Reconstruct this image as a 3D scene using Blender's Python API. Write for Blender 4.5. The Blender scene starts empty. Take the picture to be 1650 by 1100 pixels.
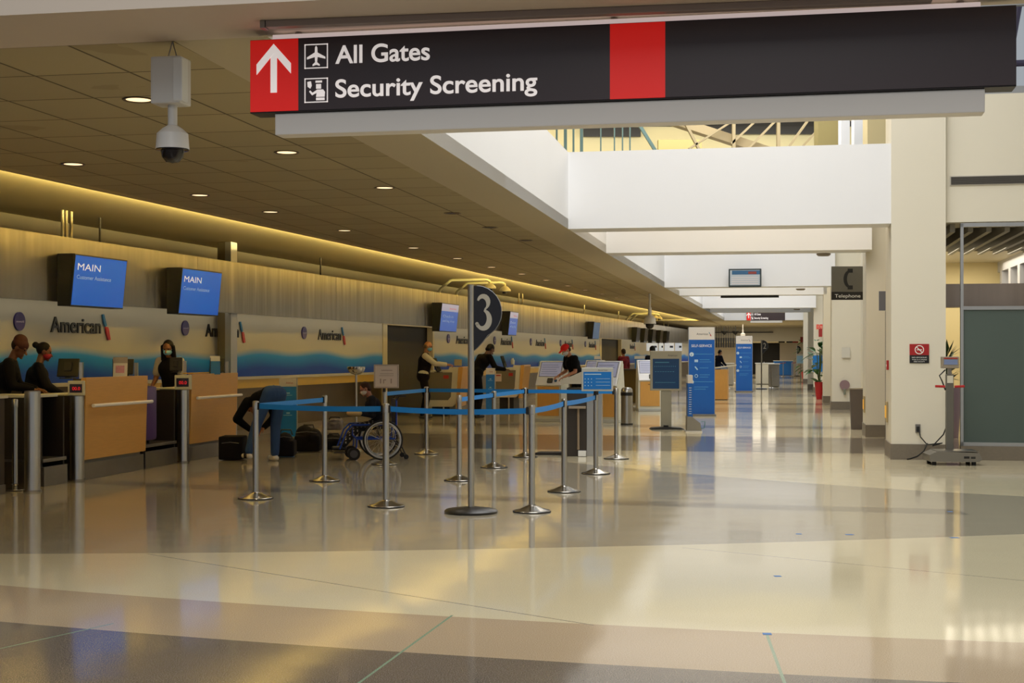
import bpy, bmesh, math, random
from mathutils import Vector, Matrix, Euler
random.seed(7)
S = bpy.context.scene
COL = S.collection
H, F, HY, CX = 1.48, 2292.0, 572.0, 825.0      # eye height, focal length and horizon of the photograph
A = 0.1878                                      # heading of the hall
B = math.atan(.2448)                            # heading of the counter wall
cA, sA = math.cos(A), math.sin(A)

# ---------------------------------------------------------------- camera
cd = bpy.data.cameras.new('camera'); cam = bpy.data.objects.new('camera', cd); COL.objects.link(cam)
cam.location = (0, 0, H); cam.rotation_euler = (math.pi/2, 0, 0)
cd.sensor_width = 36; cd.lens = 36*F/1650; cd.shift_y = 22/1650; cd.clip_end = 400; cd.clip_start = .05
S.camera = cam
# ---------------------------------------------------------------- exposure, sky
S.view_settings.view_transform = 'Standard'; S.view_settings.look = 'None'
S.view_settings.gamma = 1; S.view_settings.use_curve_mapping = False
S.view_settings.exposure = 0.0
w = bpy.data.worlds.new('sky'); S.world = w; w.use_nodes = True
bg = w.node_tree.nodes['Background']; bg.inputs[0].default_value = (.86, .93, 1, 1); bg.inputs[1].default_value = .40

def HL(u, v, z=0):
    "hall frame (u across to the right, v along the hall) to world"
    return Vector((u*cA + v*sA, -u*sA + v*cA, z))
def area(name, loc, rot, sx, sy, power, col=(1, 1, 1), spread=None):
    l = bpy.data.lights.new(name, 'AREA'); l.shape = 'RECTANGLE'; l.size = sx; l.size_y = sy
    l.energy = power; l.color = col
    if spread: l.spread = spread
    o = bpy.data.objects.new(name, l); COL.objects.link(o); o.location = loc; o.rotation_euler = rot
    return o
# daylight coming down through the roof lights over the open bays
for i, (v0, v1, z, p) in enumerate([(-9, 6.3, 8.5, 900), (8.6, 20.6, 8.5, 760), (27, 39, 9.0, 800), (47, 56.5, 5.0, 300), (65, 76, 5.0, 300)]):
    area('roof_daylight', HL(-.7, (v0+v1)/2, z), (0, 0, -A), 5.0, v1-v0, p, (1, .97, .93))
area('bay_warm_fill', HL(-.6, 23.7, 5.6), (0, 0, -A), 4.5, 3.2, 95, (1, .80, .52))  # warm fill added between the paired beams, no fixture here
area('bay_warm_fill', HL(-.6, 42.5, 4.3), (0, 0, -A), 4.2, 3.2, 60, (1, .88, .68))  # second added fill, for the farther beam pair
# warm tubes hidden in the ceiling cove and behind the steel fascia
def run_light(name, P0, P1, z, wid, power, col, tilt):
    d = Vector((P1[0]-P0[0], P1[1]-P0[1], 0)); L = d.length; n = max(1, int(L/9)); ang = math.atan2(-d.x, d.y)
    for k in range(n):
        c = Vector((P0[0], P0[1], z)) + d*((k+.5)/n)
        area(name, c, Euler((0, tilt, ang), 'XYZ'), wid, L/n*.99, power*L/n, col)
CW = -11.22                                     # wall line: X = CW + .2448 Y
def WL(D, off=0, z=0):
    "point on the counter wall at depth D, off metres out towards the hall"
    return Vector((CW + .2448*D + off*math.cos(B), D - off*math.sin(B), z))
CVD = 2.62                                      # cove lip distance from the wall
run_light('cove_light', WL(6, CVD-.05), WL(82, CVD-.05), 3.380, .03, 78, (1, .80, .30), math.radians(125))
run_light('wash_light', WL(8, .25), WL(93, .25), 2.235, .08, .5, (1, .86, .60), math.radians(40))

# ---------------------------------------------------------------- materials
def lin(c):
    if isinstance(c, str):
        c = tuple(int(c[i:i+2], 16)/255 for i in (0, 2, 4))
    return tuple(((x+.055)/1.055)**2.4 if x > .04045 else x/12.92 for x in c[:3])
MATS = {}
def mat(name, color='808080', rough=.5, metal=0, spec=.5, emit=0, noise=0, nscale=8, stretch=None, coat=0, alpha=1, trans=0, bump=0, ecol=None, ior=None):
    if name in MATS: return MATS[name]
    m = bpy.data.materials.new(name); m.use_nodes = True; nt = m.node_tree; b = nt.nodes['Principled BSDF']
    c = lin(color)
    b.inputs['Base Color'].default_value = (*c, 1); b.inputs['Roughness'].default_value = rough
    b.inputs['Metallic'].default_value = metal; b.inputs['Specular IOR Level'].default_value = spec
    b.inputs['Coat Weight'].default_value = coat
    b.inputs['Transmission Weight'].default_value = trans
    if ior: b.inputs['IOR'].default_value = ior
    b.inputs['Alpha'].default_value = alpha
    if emit:
        b.inputs['Emission Color'].default_value = (*(lin(ecol) if ecol else c), 1); b.inputs['Emission Strength'].default_value = emit
    if noise or bump:
        tc = nt.nodes.new('ShaderNodeTexCoord'); mp = nt.nodes.new('ShaderNodeMapping'); nz = nt.nodes.new('ShaderNodeTexNoise')
        nz.inputs['Scale'].default_value = nscale; nz.inputs['Detail'].default_value = 3
        if stretch: mp.inputs['Scale'].default_value = stretch
        nt.links.new(tc.outputs['Object'], mp.inputs[0]); nt.links.new(mp.outputs[0], nz.inputs['Vector'])
        if noise:
            mx = nt.nodes.new('ShaderNodeMix'); mx.data_type = 'RGBA'
            mx.inputs[6].default_value = (*[x*(1-noise) for x in c], 1); mx.inputs[7].default_value = (*[min(1, x*(1+noise)) for x in c], 1)
            nt.links.new(nz.outputs[0], mx.inputs[0]); nt.links.new(mx.outputs[2], b.inputs['Base Color'])
        if bump:
            bp = nt.nodes.new('ShaderNodeBump'); bp.inputs['Strength'].default_value = bump; bp.inputs['Distance'].default_value = .01
            nt.links.new(nz.outputs[0], bp.inputs['Height']); nt.links.new(bp.outputs[0], b.inputs['Normal'])
    MATS[name] = m
    return m
class NT:
    def __init__(s, m): s.t = m.node_tree
    def m(s, op, a, b=None, c=None):
        n = s.t.nodes.new('ShaderNodeMath'); n.operation = op
        for i, x in enumerate((a, b, c)):
            if x is None: continue
            if isinstance(x, (int, float)): n.inputs[i].default_value = x
            else: s.t.links.new(x, n.inputs[i])
        return n.outputs[0]
    def mix(s, f, a, b):
        n = s.t.nodes.new('ShaderNodeMix'); n.data_type = 'RGBA'
        for i, x in ((0, f), (6, a), (7, b)):
            if isinstance(x, tuple): n.inputs[i].default_value = (*x, 1)
            elif isinstance(x, (int, float)): n.inputs[i].default_value = x
            else: s.t.links.new(x, n.inputs[i])
        return n.outputs[2]
    def noise(s, vec, scale, detail=2):
        n = s.t.nodes.new('ShaderNodeTexNoise'); n.inputs['Scale'].default_value = scale; n.inputs['Detail'].default_value = detail
        s.t.links.new(vec, n.inputs['Vector']); return n.outputs[0]

STEEL = mat('brushed_steel', 'b4b2ae', .28, 1, noise=.08, nscale=6, stretch=(30, 30, .6))
STEELD = mat('dull_steel', '8a8680', .38, 1, noise=.15, nscale=3)
CHROME = mat('chrome', 'd8d8d8', .08, 1)
ALU = mat('aluminium', 'a8a9aa', .35, .8)
BLACK = mat('black_plastic', '0b0b0c', .4)
DARK = mat('dark_charcoal', '1c1b1b', .5)
WHITE = mat('white_plastic', 'dcdcd8', .4)
CREAM = mat('cream_paint', 'dcd6c4', .55, noise=.02, nscale=1.5)
BEIGE = mat('beige_paint', 'c9bfa6', .6, noise=.02, nscale=1.5)
WHITEP = mat('white_paint', 'e9eaec', .55, noise=.015, nscale=1.2)
SOFFIT = mat('soffit_paint', 'b5a98c', .6)
STONE = mat('baseboard_stone', '736a5c', .4, noise=.15, nscale=30)
WOOD = mat('beech_laminate', 'd09c50', .35, noise=.10, nscale=5, stretch=(1, 1, 12))
WOODV = mat('beech_laminate_upright', 'd09c50', .35, noise=.10, nscale=5, stretch=(12, 12, 1))
BLUE = mat('sign_blue', '0a62b4', .35)
SKYB = mat('belt_blue', '067ccc', .55)
NAVY = mat('navy_sign', '10131f', .4)
RED = mat('sign_red', 'd81810', .4, emit=.38)
GREYP = mat('grey_panel', '7b776c', .45)
PALE = mat('pale_laminate', 'cfcab8', .4)
PAPER = mat('paper_white', 'd8d4cc', .6)
RUBBER = mat('rubber', '121212', .8)
LED = mat('led_red', 'b01018', .5, emit=1.2)
WTXT = mat('white_lettering', 'f0e8e4', .5, emit=.5)
PTXT = mat('white_print', 'f0eeea', .5)
GTXT = mat('grey_lettering', '4d4f53', .5)

# ---------------------------------------------------------------- object helpers
def mesh_obj(name, bm, m=None, parent=None, smooth=False, loc=None, rotz=None):
    me = bpy.data.meshes.new(name)
    if isinstance(bm, bmesh.types.BMesh): bmesh.ops.recalc_face_normals(bm, faces=bm.faces[:]) ; bm.to_mesh(me); bm.free()
    else: me = bm
    if m is not None:
        for mm in (m if isinstance(m, (list, tuple)) else [m]): me.materials.append(mm)
    if smooth:
        for p in me.polygons: p.use_smooth = True
        try: me.set_sharp_from_angle(angle=math.radians(40))
        except Exception: pass
    o = bpy.data.objects.new(name, me); COL.objects.link(o)
    if parent: o.parent = parent
    if loc is not None: o.location = loc
    if rotz is not None: o.rotation_euler = (0, 0, rotz)
    return o
def thing(name, label, cat, loc=(0, 0, 0), rotz=0, group=None):
    o = bpy.data.objects.new(name, None); COL.objects.link(o); o.empty_display_size = .1
    o.location = loc; o.rotation_euler = (0, 0, rotz); o['label'] = label; o['category'] = cat
    if group: o['group'] = group
    return o
def tag(o, label, cat, group=None):
    o['label'] = label; o['category'] = cat
    if group: o['group'] = group
    return o
def struct(name, bm, m, parent=None, hall=False, smooth=False):
    o = mesh_obj(name, bm, m, parent, smooth, rotz=(-A if hall else None))
    if not parent: o['kind'] = 'structure'
    return o
def dup(root, loc, rotz=None, label=None, name=None):
    r = root.copy(); COL.objects.link(r); r.location = loc
    if rotz is not None: r.rotation_euler = (0, 0, rotz)
    if label: r['label'] = label
    for ch in list(root.children):
        c = ch.copy(); COL.objects.link(c); c.parent = r
        for g in ch.children:
            d = g.copy(); COL.objects.link(d); d.parent = c
    return r
def BM(): return bmesh.new()
def box(bm, x0, x1, y0, y1, z0, z1, bev=0, M=None, mi=0):
    vs = [bm.verts.new(Vector(p)) for p in ((x0,y0,z0),(x1,y0,z0),(x1,y1,z0),(x0,y1,z0),(x0,y0,z1),(x1,y0,z1),(x1,y1,z1),(x0,y1,z1))]
    fs = [bm.faces.new([vs[i] for i in f]) for f in ((0,3,2,1),(4,5,6,7),(0,1,5,4),(1,2,6,5),(2,3,7,6),(3,0,4,7))]
    for f in fs: f.material_index = mi
    if bev:
        es = list({e for f in fs for e in f.edges})
        r = bmesh.ops.bevel(bm, geom=es, offset=bev, segments=2, affect='EDGES', profile=.6)
        vs = list({v for f in r['faces'] for v in f.verts} | {v for v in vs if v.is_valid})
    if M is not None:
        for v in vs: v.co = M @ v.co
    return bm
def B1(x0, x1, y0, y1, z0, z1, bev=0): return box(BM(), x0, x1, y0, y1, z0, z1, bev)
def ring(bm, c, ax, r, n, ref=None):
    ax = ax.normalized(); a = ax.orthogonal().normalized() if ref is None else ref; b = ax.cross(a).normalized()
    return [bm.verts.new(c + a*(r*math.cos(2*math.pi*i/n)) + b*(r*math.sin(2*math.pi*i/n))) for i in range(n)]
def cyl(bm, p0, p1, r0, r1=None, n=16, mi=0):
    p0, p1 = Vector(p0), Vector(p1); r1 = r0 if r1 is None else r1
    ax = (p1-p0).normalized(); ref = ax.orthogonal().normalized()
    a = ring(bm, p0, ax, r0, n, ref); b = ring(bm, p1, ax, r1, n, ref)
    for i in range(n): bm.faces.new((a[i], a[(i+1)%n], b[(i+1)%n], b[i])).material_index = mi
    bm.faces.new(a[::-1]).material_index = mi; bm.faces.new(b).material_index = mi
    return bm
def tube(bm, pts, r, n=10, closed=False, taper=None):
    pts = [Vector(p) for p in pts]; N = len(pts); rings = []; ref = None
    for i, p in enumerate(pts):
        if closed: t = pts[(i+1)%N]-pts[i-1]
        else: t = pts[min(i+1, N-1)]-pts[max(i-1, 0)]
        t.normalize()
        if ref is None: ref = t.orthogonal().normalized()
        ref = (ref - t*ref.dot(t)).normalized()
        rr = r if taper is None else r*taper[i]
        rings.append(ring(bm, p, t, rr, n, ref))
    for i in range(N if closed else N-1):
        a, b = rings[i], rings[(i+1)%N]
        for k in range(n): bm.faces.new((a[k], a[(k+1)%n], b[(k+1)%n], b[k]))
    if not closed: bm.faces.new(rings[0][::-1]); bm.faces.new(rings[-1])
    return bm
def lathe(bm, prof, c=(0, 0, 0), n=28):
    c = Vector(c); rs = []
    for r, z in prof:
        if r < 1e-5: rs.append([bm.verts.new(c+Vector((0, 0, z)))])
        else: rs.append([bm.verts.new(c+Vector((r*math.cos(2*math.pi*i/n), r*math.sin(2*math.pi*i/n), z))) for i in range(n)])
    for a, b in zip(rs, rs[1:]):
        for i in range(n):
            j = (i+1)%n
            if len(a) == 1 and len(b) == 1: continue
            if len(a) == 1: bm.faces.new((a[0], b[j], b[i]))
            elif len(b) == 1: bm.faces.new((a[i], a[j], b[0]))
            else: bm.faces.new((a[i], a[j], b[j], b[i]))
    return bm
def prism(bm, pts, d0, d1, plane='XZ', mi=0, M=None):
    "extrude a 2-D outline; plane XZ extrudes along y, XY along z, YZ along x"
    def P(a, b, d): return Vector({'XZ': (a, d, b), 'XY': (a, b, d), 'YZ': (d, a, b)}[plane])
    a = [bm.verts.new(P(x, y, d0)) for x, y in pts]; b = [bm.verts.new(P(x, y, d1)) for x, y in pts]
    n = len(pts)
    for i in range(n): bm.faces.new((a[i], a[(i+1)%n], b[(i+1)%n], b[i])).material_index = mi
    bm.faces.new(a[::-1]).material_index = mi; bm.faces.new(b).material_index = mi
    if M is not None:
        for v in a+b: v.co = M @ v.co
    return bm
def ell(bm, c, r, rot=None, u=16, v=10):
    R = Euler(rot or (0, 0, 0)).to_matrix().to_4x4()
    M = Matrix.Translation(c) @ R @ Matrix.Diagonal((*r, 1))
    bmesh.ops.create_uvsphere(bm, u_segments=u, v_segments=v, radius=1, matrix=M); return bm
def cap(bm, p0, p1, r0, r1=None, n=12):
    "tapered capsule"
    p0, p1 = Vector(p0), Vector(p1); r1 = r0 if r1 is None else r1
    cyl(bm, p0, p1, r0, r1, n)
    for p, r in ((p0, r0), (p1, r1)): bmesh.ops.create_uvsphere(bm, u_segments=n, v_segments=8, radius=r, matrix=Matrix.Translation(p))
    return bm
_tc = {}
def text_mesh(s, width=None, height=.1, depth=.004, bold=0, align='LEFT', squeeze=True):
    "mesh of a line of text in the XZ plane facing -Y, baseline at z=0; height is the capital height"
    c = bpy.data.curves.new('t', 'FONT'); c.body = s; c.size = height/.69; c.extrude = depth/2; c.offset = bold
    c.align_x = align
    if len(s) > 25: c.resolution_u = 2
    o = bpy.data.objects.new('t', c); COL.objects.link(o); bpy.context.view_layer.update()
    dg = bpy.context.evaluated_depsgraph_get(); me = bpy.data.meshes.new_from_object(o.evaluated_get(dg))
    bpy.data.objects.remove(o); bpy.data.curves.remove(c)
    xs = [v.co.x for v in me.vertices]; w0 = max(xs)-min(xs)
    k = (width/w0) if width else 1; x0 = min(xs) if align == 'LEFT' else 0
    for v in me.vertices: v.co = Vector(((v.co.x-x0)*k, -v.co.z, v.co.y))
    return me
def put_text(name, s, parent, m, x, y, z, width=None, height=.1, depth=.004, bold=0, rot=None, align='LEFT', label=None):
    o = mesh_obj(name, text_mesh(s, width, height, depth, bold, align), m, parent)
    o.location = (x, y, z)
    if rot is not None: o.rotation_euler = rot
    if label: o['label'] = label
    return o
def G(px, py): D = F*H/(py-HY); return Vector(((px-CX)/F*D, D, 0))
def AT(px, py, D): return Vector(((px-CX)/F*D, D, H+(HY-py)/F*D))
def ZZ(py, D): return H+(HY-py)/F*D
def CEIL(px, py, z=3.35): D = F*(z-H)/(HY-py); return Vector(((px-CX)/F*D, D, z))
def wD(px, off=0):
    "depth at which the counter wall (pushed out by off) shows at pixel column px"
    return (-CW - off/math.cos(B))/(.2448-(px-CX)/F)
def remesh(bm, voxel, smooth=4):
    me = bpy.data.meshes.new('r'); bmesh.ops.recalc_face_normals(bm, faces=bm.faces[:]); bm.to_mesh(me); bm.free()
    o = bpy.data.objects.new('r', me); COL.objects.link(o)
    m = o.modifiers.new('r', 'REMESH'); m.mode = 'VOXEL'; m.voxel_size = voxel; m.use_smooth_shade = True
    if smooth: m2 = o.modifiers.new('s', 'SMOOTH'); m2.factor = .5; m2.iterations = smooth
    dg = bpy.context.evaluated_depsgraph_get(); r = bpy.data.meshes.new_from_object(o.evaluated_get(dg))
    bpy.data.objects.remove(o); bpy.data.meshes.remove(me)
    r.materials.clear()
    return r
# ================================================================ THE SETTING
# ---- floor: polished terrazzo with sweeping bands
fm = mat('terrazzo', 'b0a890', .11, 0, .5)
n = NT(fm); tc = fm.node_tree.nodes.new('ShaderNodeTexCoord'); sp = fm.node_tree.nodes.new('ShaderNodeSeparateXYZ')
fm.node_tree.links.new(tc.outputs['Object'], sp.inputs[0]); X, Y = sp.outputs[0], sp.outputs[1]
def poly(p0, p1, p2): return n.m('SUBTRACT', Y, n.m('ADD', n.m('MULTIPLY', n.m('MULTIPLY_ADD', X, p2, p1), X), p0))
def gt(x, t=0): return n.m('GREATER_THAN', x, t)
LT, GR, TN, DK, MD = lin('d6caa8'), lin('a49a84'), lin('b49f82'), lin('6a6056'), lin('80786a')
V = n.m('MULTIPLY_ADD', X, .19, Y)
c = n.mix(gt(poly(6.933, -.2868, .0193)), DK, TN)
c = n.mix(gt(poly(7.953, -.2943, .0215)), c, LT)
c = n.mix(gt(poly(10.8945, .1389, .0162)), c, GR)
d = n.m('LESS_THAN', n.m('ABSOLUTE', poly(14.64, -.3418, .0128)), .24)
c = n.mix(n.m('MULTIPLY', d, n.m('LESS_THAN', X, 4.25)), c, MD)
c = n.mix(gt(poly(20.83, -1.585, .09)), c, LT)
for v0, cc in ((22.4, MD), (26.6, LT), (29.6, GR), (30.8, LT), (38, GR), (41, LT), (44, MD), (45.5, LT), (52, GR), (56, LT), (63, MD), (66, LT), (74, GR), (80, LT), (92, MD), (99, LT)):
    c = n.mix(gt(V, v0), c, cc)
def seg(c, P, Q, hw, col):
    dx, dy = Q[0]-P[0], Q[1]-P[1]; L = math.hypot(dx, dy)
    dist = n.m('ABSOLUTE', n.m('ADD', n.m('MULTIPLY', n.m('SUBTRACT', X, P[0]), dy/L), n.m('MULTIPLY', n.m('SUBTRACT', Y, P[1]), -dx/L)))
    t = n.m('ADD', n.m('MULTIPLY', n.m('SUBTRACT', X, P[0]), dx/L/L), n.m('MULTIPLY', n.m('SUBTRACT', Y, P[1]), dy/L/L))
    f = n.m('MULTIPLY', n.m('LESS_THAN', dist, hw), n.m('LESS_THAN', n.m('ABSOLUTE', n.m('SUBTRACT', t, .5)), .5))
    return n.mix(f, c, col)
GL = lin('7f9a80')
c = seg(c, (-.95, 5.2), (-.34, 8.1), .007, GL)
c = seg(c, (-3.2, 6.1), (-2.2, 7.85), .007, GL)
c = seg(c, (1.1, 5.2), (1.354, 7.57), .008, GL)
c = seg(c, (-2.72, 10.6), (.45, 7.8), .006, MD)
c = seg(c, (1.31, 10.94), (3.6, 9.15), .006, MD)
nz = n.noise(tc.outputs['Object'], 170, 3); nz2 = n.noise(tc.outputs['Object'], .5, 2)
c = n.mix(n.m('MULTIPLY', n.m('SUBTRACT', nz, .5), 1.1), c, lin('f4ead8'))
c = n.mix(n.m('MULTIPLY', n.m('SUBTRACT', .5, nz), 1.3), c, lin('33302a'))
fb = fm.node_tree.nodes['Principled BSDF']; fm.node_tree.links.new(c, fb.inputs['Base Color'])
fm.node_tree.links.new(n.m('MULTIPLY_ADD', nz2, .08, .05), fb.inputs['Roughness'])
bp = fm.node_tree.nodes.new('ShaderNodeBump'); bp.inputs['Strength'].default_value = .10; bp.inputs['Distance'].default_value = .02
nz3 = n.noise(tc.outputs['Object'], 1.6, 1); fm.node_tree.links.new(nz3, bp.inputs['Height']); fm.node_tree.links.new(bp.outputs[0], fb.inputs['Normal'])
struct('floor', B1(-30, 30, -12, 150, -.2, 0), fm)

# ---- tiled ceiling over the counters
tm = mat('ceiling_tile', 'a3946c', .85); n = NT(tm); t = tm.node_tree
tc = t.nodes.new('ShaderNodeTexCoord'); mp = t.nodes.new('ShaderNodeMapping'); mp.inputs['Location'].default_value = (3.56, -7.94, 0)
br = t.nodes.new('ShaderNodeTexBrick'); br.offset = 0; br.inputs['Brick Width'].default_value = .68; br.inputs['Row Height'].default_value = .83
br.inputs['Mortar Size'].default_value = .011; br.inputs['Mortar Smooth'].default_value = .3; br.inputs['Scale'].default_value = 1
br.inputs['Color1'].default_value = (*lin('a89a76'), 1); br.inputs['Color2'].default_value = (*lin('a09270'), 1); br.inputs['Mortar'].default_value = (*lin('5c5036'), 1)
t.links.new(tc.outputs['Object'], mp.inputs[0]); t.links.new(mp.outputs[0], br.inputs[0])
stn = n.noise(tc.outputs['Object'], 1.1, 4)
cc = n.mix(n.m('MULTIPLY', n.m('GREATER_THAN', stn, .68), .25), br.outputs[0], lin('6e5c38'))
t.links.new(cc, t.nodes['Principled BSDF'].inputs['Base Color'])
bp = t.nodes.new('ShaderNodeBump'); bp.inputs['Strength'].default_value = .6; bp.inputs['Distance'].default_value = .008; bp.invert = True
t.links.new(br.outputs[1], bp.inputs['Height']); t.links.new(bp.outputs[0], t.nodes['Principled BSDF'].inputs['Normal'])
EDGE = [(-2.95, 7.17), (-3.0, 11.54), (-3.12, 20.9), (-3.18, 26.6), (-3.2, 39.4), (-3.06, 77.3)]   # soffit edge in the hall frame
TEDGE = [(-3.56, 7.94), (-3.62, 11.6), (-3.79, 24), (-3.88, 34.8), (-3.9, 39.4), (-3.75, 77.3)]
def cove_uv(D):
    p = WL(D, CVD); return (p.x*cA - p.y*sA, p.x*sA + p.y*cA)
near = cove_uv(8.2+1.6); u0 = near[0]
pts = TEDGE + [(TEDGE[-1][0], 98), cove_uv(97)]
# lip start: where the cove line crosses v = 7.94
p_a, p_b = cove_uv(6), cove_uv(12); k = (7.94-p_a[1])/(p_b[1]-p_a[1]); lip = (p_a[0]+k*(p_b[0]-p_a[0]), 7.94)
struct('ceiling', prism(BM(), pts + [lip], 3.35, 3.37, 'XY'), tm, hall=True)
EDGE[0] = (-2.97, 7.94)
struct('ceiling_border', prism(BM(), EDGE + [(-3.06, 98), (-3.75, 98)] + TEDGE[::-1], 3.3495, 3.5, 'XY'), SOFFIT, hall=True)
struct('ceiling_header', prism(BM(), [(-14, 7.17), (2.6, 7.17), (2.6, 7.94), (-14, 7.94)], 3.349, 5.4, 'XY'), mat('header_paint', 'c4b6a6', .6), hall=True)
# back ceiling behind the cove lip: rises from the lip, then runs level to the recessed wall
cb = BM()
prof = [(CVD-.18, 3.352), (CVD-.18, 3.384), (CVD-.17, 3.384), (CVD-.17, 3.362), (CVD-.01, 3.362), (CVD-.01, 3.44), (CVD-.6, 3.45), (-.6, 3.45)]
ra = []
for D in (5, 98):
    r_ = []
    for off, z in prof: r_.append(cb.verts.new(WL(D, off, z)))
    ra.append(r_)
for i in range(len(prof)-1): cb.faces.new((ra[0][i], ra[0][i+1], ra[1][i+1], ra[1][i]))
struct('ceiling_cove', cb, mat('cove_paint', 'b8a678', .8))
struct('ceiling_slab', prism(BM(), [(-16, 7.17), (-3.3, 7.17), (-3.3, 98), (-16, 98)], 3.66, 3.75, 'XY'), BEIGE, hall=True)
# left fascia (parapet of the gallery) above the soffit edge
struct('wall_fascia', prism(BM(), EDGE + [(-3.36, 77.3), (-3.5, 39.4), (-3.48, 26.6), (-3.42, 20.9), (-3.3, 11.54), (-3.27, 7.94)], 3.351, 4.49, 'XY'), WHITEP, hall=True)
# beams across the hall, in pairs joined by a bridge slab
for i, (v0, v1, ur) in enumerate([(20.88, 21.5, 1.56), (25.95, 26.75, 1.56), (39.4, 40.1, 1.4), (44.9, 45.6, 1.35), (57.2, 57.9, 1.3), (62.9, 63.6, 1.2), (77.3, 78, 1.2)]):
    e = -3.3
    struct('trim_%d' % (i+1), B1(e, ur, v0, v1, 3.351, 4.49), WHITEP, hall=True)
struct('ceiling_far', B1(-9, 4, 78, 98, 3.351, 3.5), SOFFIT, hall=True)
# square columns with stone bases
for i, (u, v, wd, dp) in enumerate([(1.52, 20.85, .745, 1.12), (1.49, 26.44, .85, 1.1), (1.32, 39.6, .83, 1.1), (1.25, 44.9, .9, 1.1), (1.22, 57.5, .9, 1.0), (1.10, 63, .9, 1.0), (1.1, 77.2, .9, 1)]):
    top = 9 if i == 0 else 4.6
    struct('wall_column_%d' % (i+1), B1(u, u+wd, v, v+dp, 0, top), CREAM, hall=True)
    struct('baseboard_column_%d' % (i+1), B1(u-.015, u+wd+.01, v-.015, v+dp+.015, 0, .22), STONE, hall=True)
struct('wall_right', B1(2.3, 2.5, 23.6, 98, 0, 4.6), CREAM, hall=True)
struct('wall_column_back', B1(1.7, 2.3, 31.5, 32.3, 0, 4.6), CREAM, hall=True)
struct('baseboard_right', B1(2.27, 2.3, 27.6, 98, 0, .2), STONE, hall=True)
# far end
struct('wall_far_fascia', B1(-14, 4, 98, 98.3, 2.42, 3.5), CREAM, hall=True)
struct('ceiling_far_low', B1(-14, 4, 98.3, 134, 2.42, 2.6), BEIGE, hall=True)
struct('wall_far', B1(-16, -2.3, 112, 112.3, 0, 3), mat('far_wall_paint', 'b8ac98', .6), hall=True)
struct('wall_far_back', B1(-3, 6, 134, 134.3, 0, 3), mat('far_wall_paint'), hall=True)
struct('wall_far_right', B1(-.2, 4, 112, 112.3, 0, 3), mat('far_wall_paint'), hall=True)
struct('door_1', B1(-2.3, -.2, 113.5, 113.6, 0, 2.42), mat('dark_doorway', '1c1812', .5), hall=True)
struct('trim_8', B1(-8, -.6, 97.85, 97.97, 3.0, 3.06), DARK, hall=True)
area('far_light', HL(-4, 105, 2.38), (0, 0, -A), 7, 9, 300, (1, .9, .72))
area('far_light_2', HL(-2.4, 88, 3.32), (0, 0, -A), 4, 14, 420, (1, .9, .72))

# ---- counter wall (angled a little against the hall), in its own frame: x out to the hall, y along
def wbox(name, x0, x1, D0, D1, z0, z1, m, kind='structure', bev=0):
    s0, s1 = D0/math.cos(B), D1/math.cos(B)
    o = mesh_obj(name, B1(x0, x1, s0, s1, z0, z1, bev), m, loc=(CW, 0, 0), rotz=-B)
    if kind: o['kind'] = kind
    return o
# printed wall: pale grey above, blue wave below
pm = mat('printed_wall', 'c9c6b8', .5, spec=.2); n = NT(pm); t = pm.node_tree
tc = t.nodes.new('ShaderNodeTexCoord'); sp = t.nodes.new('ShaderNodeSeparateXYZ'); t.links.new(tc.outputs['Object'], sp.inputs[0])
yy, zz = sp.outputs[1], sp.outputs[2]
wave = n.m('ADD', n.m('MULTIPLY', n.m('SINE', n.m('MULTIPLY', yy, 1.9)), .035), n.m('MULTIPLY', n.m('SINE', n.m('MULTIPLY', yy, .71)), .035))
h1 = n.m('SUBTRACT', zz, n.m('ADD', wave, 1.50))
f1 = n.m('SMOOTH_MIN', 1, n.m('MAXIMUM', 0, n.m('MULTIPLY_ADD', h1, -8, .5)), .05)
cblue = n.mix(n.m('MINIMUM', 1, n.m('MAXIMUM', 0, n.m('MULTIPLY_ADD', h1, -3.2, 0))), lin('1f86d8'), lin('0838a8'))
cc = n.mix(f1, lin('bcb9ae'), cblue)
t.links.new(cc, t.nodes['Principled BSDF'].inputs['Base Color'])
for i, (a, b_) in enumerate([(4, 33.4), (37.4, 61.3), (66.8, 96)]):
    wbox('wall_left_panel_%d' % (i+1), -.08, 0, a, b_, 1.05, 2.34, pm)
    wbox('wall_left_lower_%d' % (i+1), -.12, -.02, a, b_, 0, 1.05, mat('bronze_steel', '6a5c44', .3, .85, noise=.2, nscale=1.5))
    wbox('trim_ledge_%d' % (i+1), -.02, .10, a, b_, 1.04, 1.09, PALE)
    wbox('baseboard_left_%d' % (i+1), -.02, .03, a, b_, 0, .12, STONE)
wbox('wall_left_top', -.5, -.06, 4, 96, 2.34, 2.40, BEIGE)
wbox('wall_left_upper', -.75, -.6, 4, 98, 0, 3.46, mat('dark_upper_wall', '5a5042', .7))
wbox('trim_glow_paint', .0, .05, 21.5, 33.3, .88, 1.035, mat('glow_strip_paint', 'd8b248', .35))  # yellow light on the wall below the ledge, put into the strip's colour
wbox('trim_glow_paint_far', .0, .05, 37.5, 61, .88, 1.035, mat('glow_strip_paint'))  # same painted yellow glow beyond the doorway
# doorways in the counter wall
for k, (a, b_) in enumerate([(33.4, 37.4), (61.3, 66.8)]):
    wbox('door_%d' % (k+2), -.22, -.17, a-.3, b_+.3, 0, 2.4, mat('pleated_curtain', '1f1b18', .7, noise=.5, nscale=3, stretch=(1, 14, .02)))
    for q, (x, y) in enumerate([(a, a+.3), (b_-.12, b_)]):
        wbox('trim_jamb_%d%d' % (k, q), -.14, .02, x, y, 0, 2.36, mat('jamb_cream', 'c8bb96', .5))
    wbox('trim_head_%d' % k, -.14, .02, a, b_, 2.2, 2.36, mat('jamb_cream'))
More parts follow.
